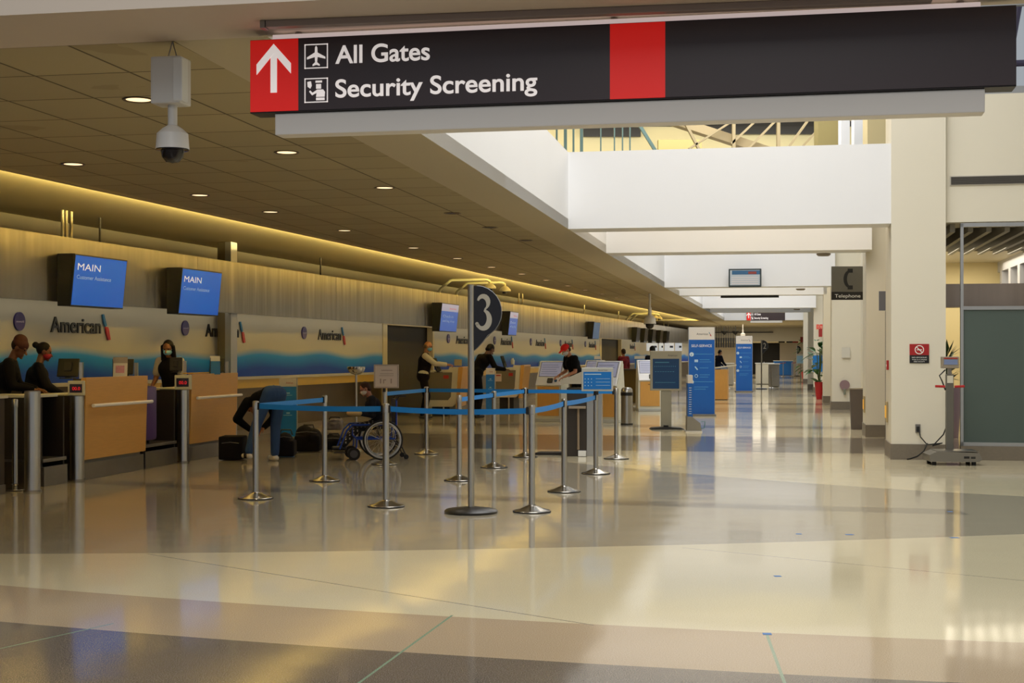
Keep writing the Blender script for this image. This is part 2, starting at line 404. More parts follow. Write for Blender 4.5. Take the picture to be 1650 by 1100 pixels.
# steel fascia band hung in front of the wall
bandm = mat('fascia_steel', '78756f', .28, 1); n = NT(bandm); t = bandm.node_tree
tc = t.nodes.new('ShaderNodeTexCoord'); mp = t.nodes.new('ShaderNodeMapping'); mp.inputs['Scale'].default_value = (1, 1, .12); t.links.new(tc.outputs['Object'], mp.inputs[0])
bz = n.noise(mp.outputs[0], 1.3, 3); bp = t.nodes.new('ShaderNodeBump'); bp.inputs['Strength'].default_value = .9; bp.inputs['Distance'].default_value = .07
t.links.new(bz, bp.inputs['Height']); t.links.new(bp.outputs[0], t.nodes['Principled BSDF'].inputs['Normal'])
o = wbox('trim_band', .36, .45, 4, 97, 2.2, 3.08, bandm)
o['label'] = 'brushed steel fascia band'
# thin seams are real joints: slim cover strips
for k in range(9):
    wbox('trim_seam_%d' % k, .448, .453, 11+k*6.1, 11.012+k*6.1, 2.2, 3.08, STEELD)

# ---- right side: cross wall beside the first column, glazed screen below, windows above
W = 20.95
struct('wall_cross', B1(2.26, 7, W, W+.2, 3.36, 5.16), CREAM, hall=True)
struct('wall_cross_soffit', B1(2.26, 7, W+.2, 21.9, 3.36, 3.5), BEIGE, hall=True)
struct('wall_side', B1(6.9, 7.1, 4, 21, 0, 9), CREAM, hall=True)
fw = BM()
for x in (2.3, 2.62, 4.0, 5.4): box(fw, x, x+.07, W+.02, W+.12, 5.16, 8.5)
box(fw, 2.3, 7, W, W+.14, 5.16, 5.26); box(fw, 2.3, 7, W+.02, W+.12, 6.4, 6.46)
struct('window_1', fw, ALU, hall=True)
tr = BM()
for k in range(5): cyl(tr, (2.4+k*.8, 22.6, 5.0), (3.1+k*.8, 22.6, 9), .06, n=8)
cyl(tr, (2.3, 22.6, 5.9), (7, 22.6, 5.9), .05, n=8); cyl(tr, (2.3, 22.6, 7.3), (7, 22.6, 7.3), .05, n=8)
tag(struct('trim_outside_frame', tr, mat('violet_steel', '4f4a66', .5), hall=True), 'steel lattice outside the upper window', 'frame') ; bpy.data.objects['trim_outside_frame'].pop('category', None)
fr = BM()
box(fr, 2.475, 2.515, W-.02, W+.06, 0.2, 3.34)
box(fr, 2.475, 7, W-.02, W+.06, 3.29, 3.345)
box(fr, 2.515, 7, W-.02, W+.06, 2.12, 2.17)
box(fr, 2.475, 7, W-.02, W+.06, .20, .25)
box(fr, 6.8, 6.9, W-.02, W+.06, 0.2, 3.34)
struct('window_2', fr, ALU, hall=True)
frost = mat('frosted_glass', '55645f', .45, spec=.4, trans=.25, noise=.06, nscale=2)
struct('window_3', B1(2.515, 6.9, W, W+.02, .25, 2.12), frost, hall=True)
struct('baseboard_screen', B1(2.475, 7, W-.04, W+.1, 0, .2), STONE, hall=True)
# room behind the screen
sl = BM()
for k in range(19): box(sl, 2.36+.25*k, 2.43+.25*k, 21.2, 26, 3.24, 3.41)
struct('ceiling_slats', sl, mat('slat_grey', '8a857a', .5), hall=True)
struct('ceiling_side_dark', B1(2.3, 7.2, 21.1, 26, 3.42, 3.5), DARK, hall=True)
struct('ceiling_side', B1(2.3, 7.2, 26, 29.4, 3.30, 3.4), BEIGE, hall=True)
struct('wall_side_back', B1(2.5, 7.2, 29.2, 29.4, 0, 3.4), mat('warm_cream', 'dccb9a', .6), hall=True)
sw = BM(); box(sw, 4.15, 4.3, 20.98, 29.2, 0, 2.15); box(sw, 4.15, 4.3, 20.98, 29.2, 3.1, 3.4)
for k in range(8): box(sw, 4.15, 4.3, 21.3+k*1.05, 21.55+k*1.05, 2.15, 3.1)
struct('window_4', sw, mat('window_frame_grey', 'b4b4ba', .5), hall=True)
struct('wall_side_header', B1(2.3, 4.14, 21.6, 21.9, 2.18, 2.52), mat('header_steel', '96887c', .3, .9, noise=.2, nscale=3, stretch=(2, 2, .1)), hall=True)
struct('wall_side_left', B1(2.3, 2.34, 22.0, 29.2, 0, 3.4), mat('warm_cream'), hall=True)
area('side_room_light', HL(3.3, 26.5, 3.25), (0, 0, -A), 1.6, 4, 90, (1, .9, .7))

# ---- upper gallery glimpsed over the first beam
ub = mat('gallery_wall', 'dfd6ac', .7)
gw = BM(); P0, P1 = AT(700, 260, 46), AT(1700, 260, 46)
box(gw, P0.x, P1.x, 46, 46.3, 6.5, 8.86); struct('wall_gallery', gw, ub)
gw = BM(); box(gw, P0.x, P1.x, 45.85, 46.2, 8.86, 9.02); box(gw, AT(1124, 0, 45.8).x, AT(1313, 0, 45.8).x, 45.7, 45.84, 8.58, 8.84); box(gw, AT(940, 0, 45.8).x, AT(1032, 0, 45.8).x, 45.7, 45.84, 8.5, 8.8)
struct('trim_gallery_dark', gw, BLACK)
gw = BM(); box(gw, P0.x, P1.x, 44, 46.3, 9.02, 9.5); struct('ceiling_gallery', gw, mat('gallery_cream', 'e6d8b4', .7))
area('gallery_light', Vector((5, 43, 8.2)), (math.radians(75), 0, 0), 12, 1.2, 230, (1, .93, .78))
def upbar(bm, a, b, D, w_, d=.15):
    p, q = AT(*a, D), AT(*b, D); L = (q-p).length; ang = math.atan2(q.z-p.z, q.x-p.x)
    hw = w_/F*D/2
    box(bm, 0, L, -d/2, d/2, -hw, hw, M=Matrix.Translation(p) @ Matrix.Rotation(-ang, 4, 'Y'))
tr = BM()
upbar(tr, (1040, 180), (1250, 249), 38, 14, .4)
for a, b_, w_ in [((1182, 175), (1182, 245), 5), ((1254, 175), (1254, 245), 5), ((1228, 185), (1178, 232), 3.5), ((1262, 182), (1200, 245), 3.5), ((1312, 180), (1265, 245), 3.5), ((1326, 200), (1285, 245), 3),
                  ((1100, 190), (1126, 240), 4), ((1185, 192), (1110, 240), 3)]: upbar(tr, a, b_, 37.6, w_)
struct('trim_truss', tr, mat('truss_paint', 'b8a67e', .5))
gl = BM()
for x, w_ in ((897, 3), (911, 5), (924, 3), (937, 5), (968, 2), (990, 2), (1003, 2), (1015, 2)): upbar(gl, (x, 175), (x, 252), 36, w_, .1)
upbar(gl, (1020, 185), (1058, 246), 35, 5, .1)
struct('window_5', gl, mat('teal_mullion', '6f8a86', .35, .6))
gp = BM()
for x, w_, d in ((1332, 34, .5),): upbar(gp, (x, 170), (x, 250), 36, w_, d)
struct('wall_gallery_pier', gp, mat('olive_paint', '9a8c58', .6))
gp = BM(); upbar(gp, (1360, 170), (1360, 250), 34, 14, .3); upbar(gp, (1384, 170), (1384, 250), 35, 20, .3); struct('wall_gallery_post', gp, WHITEP)
gp = BM(); upbar(gp, (1415, 160), (1415, 250), 30, 42, .4); struct('wall_gallery_cream', gp, mat('warm_cream'))
gp = BM(); upbar(gp, (880, 170), (900, 260), 47, 40, .3); upbar(gp, (1060, 246), (1130, 246), 44, 40, .3); struct('wall_gallery_back', gp, mat('olive_paint'))
# upper room shell so daylight stays indoors
struct('wall_upper_left', B1(-9, -8.8, 7, 98, 3.6, 9.5), BEIGE, hall=True)
struct('ceiling_upper_left', B1(-9, -3.6, 7.4, 60, 9.3, 9.5), BEIGE, hall=True)
# ================================================================ SIGNS, LIGHTS AND SCREENS OVERHEAD
def eagle(bm_top, bm_bot, k, x, z, d=.02):
    "slanted flight mark: upper blue wing, lower red wing"
    prism(bm_top, [(x, z+1.0*k), (x+.12*k, z+1.02*k), (x+.34*k, z+.58*k), (x+.24*k, z+.52*k), (x+.13*k, z+.62*k)], -d, 0)
    prism(bm_bot, [(x+.26*k, z+.52*k), (x+.42*k, z+.52*k), (x+.5*k, z+.40*k), (x+.62*k, z+.02*k), (x+.44*k, z), (x+.3*k, z+.28*k)], -d, 0)
def airline_mark(parent, x, z, h, w_, m_text, d=.006, y=0, name='lettering'):
    put_text(name, 'American', parent, m_text, x, y, z, width=w_, height=h, depth=d, bold=.0012*h/.1)
    a, b_ = BM(), BM(); eagle(a, b_, h*1.75, 0, 0, d)
    for nm, bm, mm in (('emblem_wing', a, mat('mark_blue', '1f6f9c', .4)), ('emblem_wing', b_, mat('mark_red', 'b01c24', .4))):
        o = mesh_obj(nm, bm, mm, parent); o.location = (x+w_+h*.12, y, z-h*.45)

def big_sign(P0, P1, zb, zt, label, detail=True, blank=True):
    P0, P1 = Vector(P0), Vector(P1); L = (P1-P0).length; ang = math.atan2(P1.y-P0.y, P1.x-P0.x); hh = zt-zb
    t = thing('directional_sign', label, 'sign', (P0.x, P0.y, zb), ang)
    mesh_obj('housing', B1(0, L, .002, .16, 0, hh, .004), mat('sign_housing', '191314', .45), t)
    def sx(px):
        q = (px-CX)/F; dx, dy = (P1-P0).x/L, (P1-P0).y/L
        return (q*P0.y-P0.x)/(dx-q*dy)
    face = mat('sign_face', '3a2c2e', .28)
    if detail:
        r1, s0, s1, x0, x1, xt = sx(481), sx(983), sx(1072), sx(491), sx(529), sx(541)
    else:
        r1, s0, s1, x0, x1, xt = L*.11, 0, 0, L*.125, L*.16, L*.20
    bmf = BM()
    if detail: box(bmf, r1, s0, -.004, .002, .008, hh-.004); box(bmf, s1, L-.004, -.004, .002, .008, hh-.004)
    else: box(bmf, r1, L-.004, -.004, .002, .008, hh-.004)
    mesh_obj('face_panel', bmf, face, t)
    o = mesh_obj('arrow_panel', B1(.004, r1, -.004, .002, .008, hh-.004), RED, t); 
    if detail: mesh_obj('red_divider', B1(s0, s1, -.004, .002, .008, hh-.004), RED, t)
    cx = r1/2; k = hh
    ar = BM()
    prism(ar, [(cx-.045*k, .27*k+.0), (cx+.045*k, .27*k), (cx+.045*k, .85*k), (cx-.045*k, .85*k)], -.008, -.004)
    prism(ar, [(cx, .93*k), (cx+.34*k*.72, .66*k), (cx+.34*k*.72, .52*k), (cx, .80*k), (cx-.34*k*.72, .52*k), (cx-.34*k*.72, .66*k)], -.009, -.004)
    mesh_obj('arrow', ar, WTXT, o)
    def frame(cx_, cz, s):
        bm = BM(); h_ = s/2; tt = s*.04
        for a in ((cx_-h_, cx_+h_, cz+h_-tt, cz+h_), (cx_-h_, cx_+h_, cz-h_, cz-h_+tt), (cx_-h_, cx_-h_+tt, cz-h_, cz+h_), (cx_+h_-tt, cx_+h_, cz-h_, cz+h_)):
            box(bm, a[0], a[1], -.007, -.004, a[2], a[3])
        return bm
    pc = (x0+x1)/2; ps = .33*k
    z1, z2 = .74*k, .28*k
    bm = frame(pc, z1, ps)       # aircraft seen from above
    s = ps*.5
    pl = [(0, .85), (.09, .7), (.11, .3), (.78, -.08), (.78, -.24), (.11, -.06), (.08, -.5), (.3, -.68), (.3, -.8), (0, -.7)]
    prism(bm, [(pc+x*s, z1+z*s) for x, z in pl] + [(pc-x*s, z1+z*s) for x, z in pl[::-1][1:-1]], -.008, -.004)
    mesh_obj('aircraft_pictogram', bm, WTXT, t)
    bm = frame(pc, z2, ps)       # officer with raised hand
    def q(pts): prism(bm, [(pc+x*s, z2+z*s) for x, z in pts], -.008, -.004)
    q([(-.05, .62), (.5, .62), (.5, .78), (-.05, .78)]); q([(.0, .5), (.42, .5), (.42, .12), (.0, .12)])
    q([(.1, .05), (.6, .05), (.75, -.15), (.72, -.55), (.0, -.55), (.05, -.2), (-.35, -.4), (-.6, -.1), (-.5, .0), (-.3, -.2)])
    q([(.0, -.62), (.72, -.62), (.72, -.82), (.0, -.82)]); q([(-.75, .7), (-.45, .75), (-.38, .4), (-.5, .15), (-.72, .3)])
    mesh_obj('officer_pictogram', bm, WTXT, t)
    wA, wS = (sx(693)-xt, sx(866)-xt) if detail else (L*.17, L*.36)
    put_text('lettering', 'All Gates', t, WTXT, xt, -.006, .63*k, width=wA, height=.235*k, depth=.004, bold=.0022)
    put_text('lettering', 'Security Screening', t, WTXT, xt, -.006, .175*k, width=wS, height=.235*k, depth=.004, bold=.0022)
    a0, a1 = (sx(441), sx(1588)) if detail else (L*.1, L*.93)
    mesh_obj('light_housing', B1(a0, a1, .02, .15, -.125, -.002, .006), mat('lamp_housing_white', 'd6d2cc', .4), t)
    mesh_obj('top_lamp', B1(a0-.02, a1-.02, .03, .10, hh+.002, hh+.032, .006), mat('tube_pink_white', 'f0dcd8', .4, emit=.42), t)
    for q_ in (.03, .5, .97):
        xx = a0 + (a1-a0)*q_
        mesh_obj('hanger', cyl(cyl(BM(), (xx, .09, hh+.03), (xx, .09, 3.352-zb), .006), (xx, .09, hh+.03), (xx, .09, hh+.05), .02), STEELD, t)
    return t
big_sign((-1.511, 8.2, 0), (2.614, 7.37, 0), 2.872, 3.295, 'large overhead sign reading All Gates and Security Screening with red arrow panel')
ft = thing('ceiling_fixture', 'slim fluorescent batten on the soffit above the overhead sign', 'light', (CEIL(430, 34)).to_tuple(), -.16)
mesh_obj('batten', B1(0, 3.6, -.03, .03, -.04, -.001, .006), mat('batten_grey', '8d7f78', .4), ft)
mesh_obj('end_cap', B1(-.03, 0, -.035, .035, -.045, -.001, .004), STEELD, ft)
pF0, pF1 = AT(1203, 0, 76.2), AT(1265, 0, 75.9)
big_sign((pF0.x, pF0.y, 0), (pF1.x, pF1.y, 0), ZZ(516, 76), ZZ(502.5, 76), 'small distant overhead sign with red arrow panel and white lettering', False)

# dome cameras
def dome_camera(p, label, L=.0, boxed=False, s=1.0):
    t = thing('dome_camera', label, 'camera', p, -A, 'dome security cameras')
    if boxed:
        mesh_obj('junction_box', B1(-.105, .085, -.08, .08, -.38, -.10, .012), mat('camera_white', 'cfccc6', .4), t)
        mesh_obj('box_cover', B1(.04, .10, -.088, -.0, -.37, -.11, .008), WHITE, t)
        hg = BM(); cyl(hg, (-.03, 0, -.1), (0, 0, 0), .004, n=6); cyl(hg, (.03, 0, -.1), (0, 0, 0), .004, n=6); mesh_obj('hanger', hg, STEELD, t)
        z = -.38
    else:
        z = -L; mesh_obj('drop_pipe', cyl(BM(), (0, 0, 0), (0, 0, z), .018*s, n=10), mat('camera_white'), t)
    mesh_obj('stem', cyl(BM(), (0, 0, z), (0, 0, z-.13*s), .028*s), mat('camera_white'), t, True)
    mesh_obj('shroud', lathe(BM(), [(.03*s, z-.12*s), (.06*s, z-.14*s), (.092*s, z-.17*s), (.097*s, z-.24*s), (.100*s, z-.262*s), (.085*s, z-.262*s)]), mat('camera_white'), t, True)
    mesh_obj('dome', lathe(BM(), [(.098*s, z-.255*s), (.098*s, z-.268*s), (.07*s, z-.272*s), (.062*s, z-.31*s), (.038*s, z-.338*s), (0, z-.346*s)]), mat('smoked_dome', '15100f', .12), t, True)
dome_camera(CEIL(278, 67).to_tuple(), 'white security dome camera under a square junction box, hanging nearest the viewer', boxed=True)
dome_camera(CEIL(1047, 473).to_tuple(), 'grey dome camera on a drop pipe above the white kiosks', .42, s=1.9)
pp = AT(1197, 0, 85); dome_camera((pp.x, pp.y, 3.35), 'tiny far dome camera above the second blue banner', .35, s=1.5)

# recessed downlights in the tiled ceiling
dl = [(223, 160, 1), (462, 245, 1), (118, 264, 1), (620, 302, 1), (322, 314, 1), (436, 341, 1), (729, 343, 0), (790, 366, 0), (555, 371, 1), (848, 387, 0), (666, 399, 1), (737, 416, 1), (792, 430, 1), (841, 441, 1), (880, 451, 1), (915, 460, 1), (943, 467, 1), (970.6, 473.6, 1), (993, 479.5, 1), (1014, 484, 1), (1031, 489, 1)]
lab = {0: 'round lit downlight nearest the viewer, beside the boxed dome camera', 1: 'round lit downlight left of the overhead sign housing end', 2: 'round lit downlight at far left close to the yellow cove',
 3: 'round lit downlight near the soffit edge above the middle stretch of tiles', 4: 'round lit downlight above the first blue monitor, second of the cove row', 5: 'round lit downlight above the square steel post, third of the cove row',
 6: 'unlit dark downlight, nearer of the two dark ones by the soffit', 7: 'unlit dark downlight, farther of the two dark ones by the soffit', 8: 'round lit downlight, fourth of the row beside the yellow cove', 9: 'faint milky downlight near the soffit beyond the two dark ones'}
ordn = ['fifth', 'sixth', 'seventh', 'eighth', 'ninth', 'tenth', 'eleventh', 'twelfth', 'thirteenth', 'fourteenth', 'fifteenth']
glow = mat('lamp_lens', 'ffe2b4', .4, emit=1.6, ecol='ffd8a8'); dead = mat('dead_lens', '3a3630', .15, .6)
for i, (x, y, on) in enumerate(dl):
    p = CEIL(x, y)
    t = thing('downlight', lab.get(i) or 'small round downlight, %s of the row running beside the yellow cove' % ordn[i-10], 'light', p.to_tuple(), 0, 'round downlights in the tiled ceiling')
    mesh_obj('trim_ring', lathe(BM(), [(.088, -.001), (.112, -.001), (.116, -.006), (.112, -.009), (.092, -.006), (.088, -.001)]), mat('ring_dark', '5a4a38', .4), t, True)
    mesh_obj('lens', lathe(BM(), [(.09, -.003), (.05, -.0045), (0, -.005)]), glow if on else dead, t, True)
    if on:
        l_ = bpy.data.lights.new('downlight', 'SPOT'); l_.energy = 32; l_.color = (1, .88, .70); l_.spot_size = 2.1; l_.spot_blend = .9; l_.shadow_soft_size = .07
        lo = bpy.data.objects.new('downlight_lamp', l_); COL.objects.link(lo); lo.parent = t; lo.location = (0, 0, -.03)
vt = CEIL(1022, 476)
# ceiling vents
for x, y, l in ((700, 286, 'pale square air diffuser in the tiled ceiling above the curved lamp pipes'), (372, 343, 'pale grey access tile in the ceiling behind the sign end')):
    pass

# monitors on the fascia
def monitor(px0, px1, z0, z1, label, kind):
    off = .45; D0, D1 = wD(px0, off+.27), wD(px1, off+.27)
    s0, s1 = D0/math.cos(B), D1/math.cos(B)
    base = WL(D0, off)
    # frame: local x out from the wall, y along the wall
    L = (WL(D1, off)-WL(D0, off)).length; hgt = z1-z0
    t = thing('wall_monitor', label, 'monitor', (WL(D0, off+.02)).to_tuple()[:2] + (z0,), -B, 'monitors on the steel fascia')
    bb = BM(); prism(bb, [(-.02, 0), (.14, 0), (.215, hgt), (-.02, hgt)], 0, L, 'XZ'); mesh_obj('housing', bb, BLACK, t)
    ang = math.atan2(.075, hgt)
    scr = {'main': mat('screen_blue', '0d4fc4', .15, emit=.42), 'soft': mat('screen_soft', '3b62c8', .15, emit=.40), 'off': mat('screen_off', '060608', .12), 'dim': mat('screen_dim', '22508c', .15, emit=.3)}[kind]
    M = Matrix.Translation((.14, 0, 0)) @ Matrix.Rotation(ang, 4, 'Y')
    hh = math.hypot(.075, hgt)
    fr = B1(0, .03, 0, L, 0, hh, .004); fr.transform(M); b = mesh_obj('bezel', fr, BLACK, t)
    sc = B1(.03, .033, .018, L-.018, .018, hh-.018); sc.transform(M); so = mesh_obj('screen', sc, scr, t)
    R = (M @ Matrix.Rotation(math.pi/2, 4, 'Z'))
    def tx(s, y, z, w_, h_, m_, bold=0):
        me = text_mesh(s, w_, h_, .001, 0); me.transform(R @ Matrix.Translation((y, -.0345, z))); mesh_obj('lettering', me, m_, so)
    lt = mat('screen_text', 'd8dcec', .5, emit=.45)
    if kind == 'main':
        tx('MAIN', .09, hh*.70, L*.42, hh*.13, lt); tx('Customer Assistance', .09, hh*.53, L*.64, hh*.075, mat('screen_text_dim', '8fb0e0', .5, emit=.3))
        fl = B1(.033, .0335, .018, L-.018, .018, hh*.12); 
        fl.free()
    if kind == 'soft':
        h = B1(.033, .0345, .018, L-.018, hh*.72, hh-.02); h.transform(M); mesh_obj('banner', h, mat('screen_banner', 'b0b4dc', .2, emit=.35), so)
        tx('American', L*.45, hh*.80, L*.4, hh*.05, RED)
        tx('Check-in', L*.12, hh*.50, L*.6, hh*.09, mat('screen_text_dim', '8fb0e0', .5, emit=.3)); tx('and bag drop', L*.12, hh*.34, L*.68, hh*.08, mat('screen_text_dim'))
    if kind == 'off': pass
for a in [(133, 216, 2.14, 2.84, 'large blue MAIN monitor nearest the viewer on the steel fascia', 'main'),
          (303, 366, 2.12, 2.84, 'second blue MAIN monitor on the fascia beside the square post', 'main'),
          (716, 743, 2.08, 2.80, 'monitor with a pale top banner just left of the number 3 sign', 'soft'),
          (825, 838, 2.08, 2.80, 'monitor with purple glare just right of the number 3 sign', 'soft'),
          (959, 969, 2.12, 2.80, 'narrow blue monitor on the fascia above the red cap customer', 'dim'),
          (1028, 1033.5, 2.1, 2.8, 'dark far monitor, first of the cluster beyond the curved lamps', 'off'), (1041, 1046, 2.1, 2.8, 'dark far monitor, second of the far cluster', 'off'),
          (1053.5, 1058.5, 2.1, 2.8, 'dark far monitor, third of the far cluster', 'off'), (1066, 1070, 2.1, 2.8, 'dark far monitor, fourth of the far cluster', 'off'), (1076, 1080, 2.1, 2.8, 'dark far monitor, last of the far cluster beside the info stand', 'off')]:
    monitor(*a)

# raised airline lettering and round badges on the printed wall
names = ['nearest the viewer', 'cut by the square steel post', 'under the plain fascia, third along', 'just left of the number 3 pole', 'first one right of the number 3 sign', 'second one right of the number 3 sign', 'behind the red cap customer', 'last before the far doorway']
Ds = [18.94, 23.6, 28.65, 38.7, 43.6, 48.4, 53.2, 58.0]
for nm, D in zip(names, Ds):
    p = WL(D, .012)
    t = thing('wall_logo', 'dark American wall lettering with slanted mark, ' + nm, 'logo', (p.x, p.y, 0), math.pi/2-B, 'airline lettering on the printed wall')
    airline_mark(t, .78, 1.80, .215, 1.33, mat('logo_dark', '15181c', .4), .02, name='lettering')
    p = WL(D+.02, .0)
    t = thing('round_badge', 'round purple alliance badge left of the lettering ' + nm, 'logo', (p.x, p.y, 1.93), math.pi/2-B, 'round badges on the printed wall')
    mesh_obj('disc', cyl(BM(), (0, 0, 0), (0, -.025, 0), .125, n=28), mat('badge_purple', '2c1f66', .35), t, True)
    put_text('lettering', 'oneworld', t, mat('badge_text', 'b8b4d0', .5), -.09, -.026, -.015, width=.18, height=.03, depth=.002)
for D in (68.5,):
    p = WL(D, .012)
    t = thing('wall_logo', 'small distant American lettering just beyond the far doorway', 'logo', (p.x, p.y, 0), math.pi/2-B, 'airline lettering on the printed wall')
    airline_mark(t, .78, 1.80, .215, 1.33, mat('logo_dark'), .02)
# square steel post between wall and band, thin ceiling rods
pt = thing('square_post', 'tall square steel post in front of the printed wall', 'post', WL(wD(368, .2), .2).to_tuple()[:2] + (0,), -B)
mesh_obj('shaft', B1(-.13, .12, -.12, .14, 0, 3.44, .01), mat('post_brown', '7d7258', .35, .7), pt)
mesh_obj('edge_strip', B1(.12, .128, -.13, .13, 0, 3.44), ALU, pt)
mesh_obj('face_strip', B1(.02, .128, -.128, -.12, 0, 3.44), ALU, pt)
rods = [(107, 0, 'first'), (113, 0, 'first'), (121, 0, 'first'), (166, .3, 'dark'), (519, .3, 'dark'), (837, .1, ''), (843, .1, ''), (942, .1, ''), (997, .1, ''), (1070, .1, ''), (1077, .1, '')]
rl = ['left rod of the three thin pale ceiling rods above the first monitor', 'middle rod of the three thin pale ceiling rods above the first monitor', 'right rod of the three thin pale ceiling rods above the first monitor',
      'dark thin rod above the first MAIN monitor', 'dark thin rod above the plain stretch of fascia', 'left of two pale rods right of the number 3 sign', 'right of two pale rods right of the number 3 sign', 'single pale rod above the narrow blue monitor',
      'single pale rod left of the far curved lamps', 'left of two pale rods above the far dark monitors', 'right of two pale rods above the far dark monitors']
for (px, o_, k), l in zip(rods, rl):
    D = wD(px, .40 - o_*.2); p = WL(D, .40-o_*.2)
    r = mesh_obj('hanging_rod', cyl(BM(), (0, 0, 3.07 if o_ < .2 else 3.07), (0, 0, 3.445), .022 if k != 'dark' else .016, n=10), mat('rod_cream', 'b8ac86', .35, .4) if k != 'dark' else mat('rod_dark', '3a3226', .5), loc=(p.x, p.y, 0), smooth=True)
    tag(r, l, 'rod', 'rods hanging from the ceiling')
# curved lamp pipes
def goose(px, label, s=1.0):
    D = wD(px, .42); p = WL(D, .42)
    t = thing('gooseneck_lamp', label, 'lamp', (p.x, p.y, 3.05), -B, 'gooseneck lamps over the fascia')
    pts = [(0, 0, 0), (0, 0, .12), (.05, 0, .22), (.28, .0, .50), (.33, 0, .53), (1.15, 0, .53), (1.26, 0, .52), (1.33, 0, .46), (1.34, 0, .38)]
    pts = [(x, y, z*.66) for x, y, z in pts]
    mesh_obj('pipe', tube(BM(), pts, .035), mat('pipe_cream', 'd8d0a8', .35), t, True)
    mesh_obj('lamp_head', lathe(BM(), [(0, .33), (.05, .335), (.10, .30), (.15, .24), (.15, .20), (0, .19)], (1.34, 0, -.08)), mat('lamp_head_white', 'c8c4b0', .4), t, True)
    mesh_obj('lamp_socket', cyl(BM(), (1.34, 0, .11), (1.34, 0, .06), .07), DARK, t, True)
goose(710, 'curved cream gooseneck lamp pipe nearer the viewer, left of the number 3')
goose(737, 'curved cream gooseneck lamp pipe just behind the number 3 pole top')
goose(1010, 'small far curved lamp pipe, left of the far pair'); goose(1017.5, 'small far curved lamp pipe, right of the far pair')

# telephone sign, beam television, restroom signs, no smoking plate, exit signs
D = 28.2; p0 = AT(1340, 483, D); p1 = AT(1391, 429, D); wv, hv = p1.x-p0.x, p1.z-p0.z
t = thing('telephone_sign', 'grey and black hanging sign with handset symbol reading Telephone', 'sign', (p0.x, D, p0.z), -.05)
mesh_obj('panel', B1(0, wv, 0, .05, hv*.24, hv, .003), mat('sign_grey', '6b675c', .4), t)
mesh_obj('caption_panel', B1(0, wv, 0, .05, 0, hv*.24, .003), mat('caption_black', '16110f', .4), t)
mesh_obj('edge', B1(wv, wv+.05, .06, .12, .02, hv-.03, .003), mat('edge_red', '7a1512', .4), t)
arc = []
hs = BM()
pts = [(.62-.20*math.cos(a)*1.0, .62+.27*math.sin(a)) for a in [math.radians(-80+16*i) for i in range(11)]]
out = [(x-.05, z) for x, z in pts]; inn = [(x+.06, z) for x, z in pts[::-1]]
prism(hs, [(x*wv, z*hv) for x, z in out+inn], -.004, 0)
for zc in (.87, .37): prism(hs, [((.50)*wv, (zc-.06)*hv), (.66*wv, (zc-.06)*hv), (.66*wv, (zc+.06)*hv), (.50*wv, (zc+.06)*hv)], -.005, 0)
mesh_obj('handset_symbol', hs, BLACK, t)
put_text('lettering', 'Telephone', t, PTXT, .1*wv, -.002, hv*.07, width=.8*wv, height=hv*.10)
D = 38.6; p0 = AT(1174, 462.5, D); p1 = AT(1226, 433, D); wv, hv = p1.x-p0.x, p1.z-p0.z
t = thing('television', 'small television on the white beam face above the hall', 'television', (p0.x, D, p0.z), -A)
mesh_obj('casing', B1(0, wv, 0, .16, 0, hv, .012), mat('tv_casing', '1b2a2c', .4), t)
mesh_obj('screen', B1(.04, wv-.04, -.004, 0, .05, hv-.04), mat('tv_picture', '9aa0a4', .2, emit=.30), t)
mesh_obj('headline_bar', B1(.09, wv-.04, -.007, -.004, hv*.68, hv-.05), mat('tv_bar', '1a4a6c', .2, emit=.3), t)
mesh_obj('headline_patch', B1(wv*.6, wv*.85, -.009, -.007, hv*.70, hv*.84), mat('tv_patch', '7a2a20', .3, emit=.2), t)
sb = BM()
for k in range(4): box(sb, .08, wv-.08, -.006, -.004, hv*(.18+.11*k), hv*(.20+.11*k))
mesh_obj('text_rows', sb, mat('tv_rows', 'c8b4a8', .3, emit=.35), t)
mesh_obj('bracket', B1(wv*.4, wv*.6, .16, .62, hv*.3, hv*.7), DARK, t)
for px, py, D, l, c_ in ((1321, 526.5, 55.8, 'red and white EXIT sign above the tall potted plant', 'EXIT'), (1296, 547, 80, 'dark red far exit sign beside the beige far column', 'EXIT')):
    p = AT(px-6.5, py+4.5, D); q = AT(px+6.5, py-4.5, D)
    t = thing('exit_sign', l, 'sign', (p.x, p.y, p.z), -A, 'exit signs')
    mesh_obj('panel', B1(0, q.x-p.x, 0, .08, 0, q.z-p.z, .005), mat('exit_white', 'd8b8a4', .5) if D < 60 else mat('exit_dark', '7a1c18', .5), t)
    if D < 60: put_text('lettering', c_, t, mat('exit_red', 'c0281c', .5, emit=.3), .03, -.004, .04, width=(q.x-p.x)-.06, height=(q.z-p.z)*.7, bold=.01)
for px, l, c_ in ((1259.5, 'left grey restroom sign on the far fascia', 0), (1272, 'middle grey far sign beside the red one', 0), (1281, 'red based far sign, rightmost of three', 1)):
    p = AT(px-5, 552, 97.2)
    t = thing('far_sign', l, 'sign', (p.x, p.y, p.z), -A, 'square signs on the far fascia')
    mesh_obj('panel', B1(0, .42, 0, .06, .12, .48), mat('sign_grey') if not c_ else mat('far_sign_pale', 'b09a86', .5), t)
    mesh_obj('caption_panel', B1(0, .42, 0, .06, 0, .12), mat('caption_black') if not c_ else mat('plate_red', 'a01418', .4), t)
    mesh_obj('symbol', cyl(BM(), (.21, -.01, .3), (.21, 0, .3), .09, n=16), BLACK, t)
D = 20.08
p0 = AT(1465.5, 585, D); p1 = AT(1496, 554, D); wv, hv = p1.x-p0.x, p1.z-p0.z
t = thing('no_smoking_sign', 'red and black no smoking plate on the first cream column', 'sign', HL(1.52, 20.85).to_tuple()[:2] + (p0.z,), -A)
ux = (HL(0, 0).x)  # plate sits on the column face
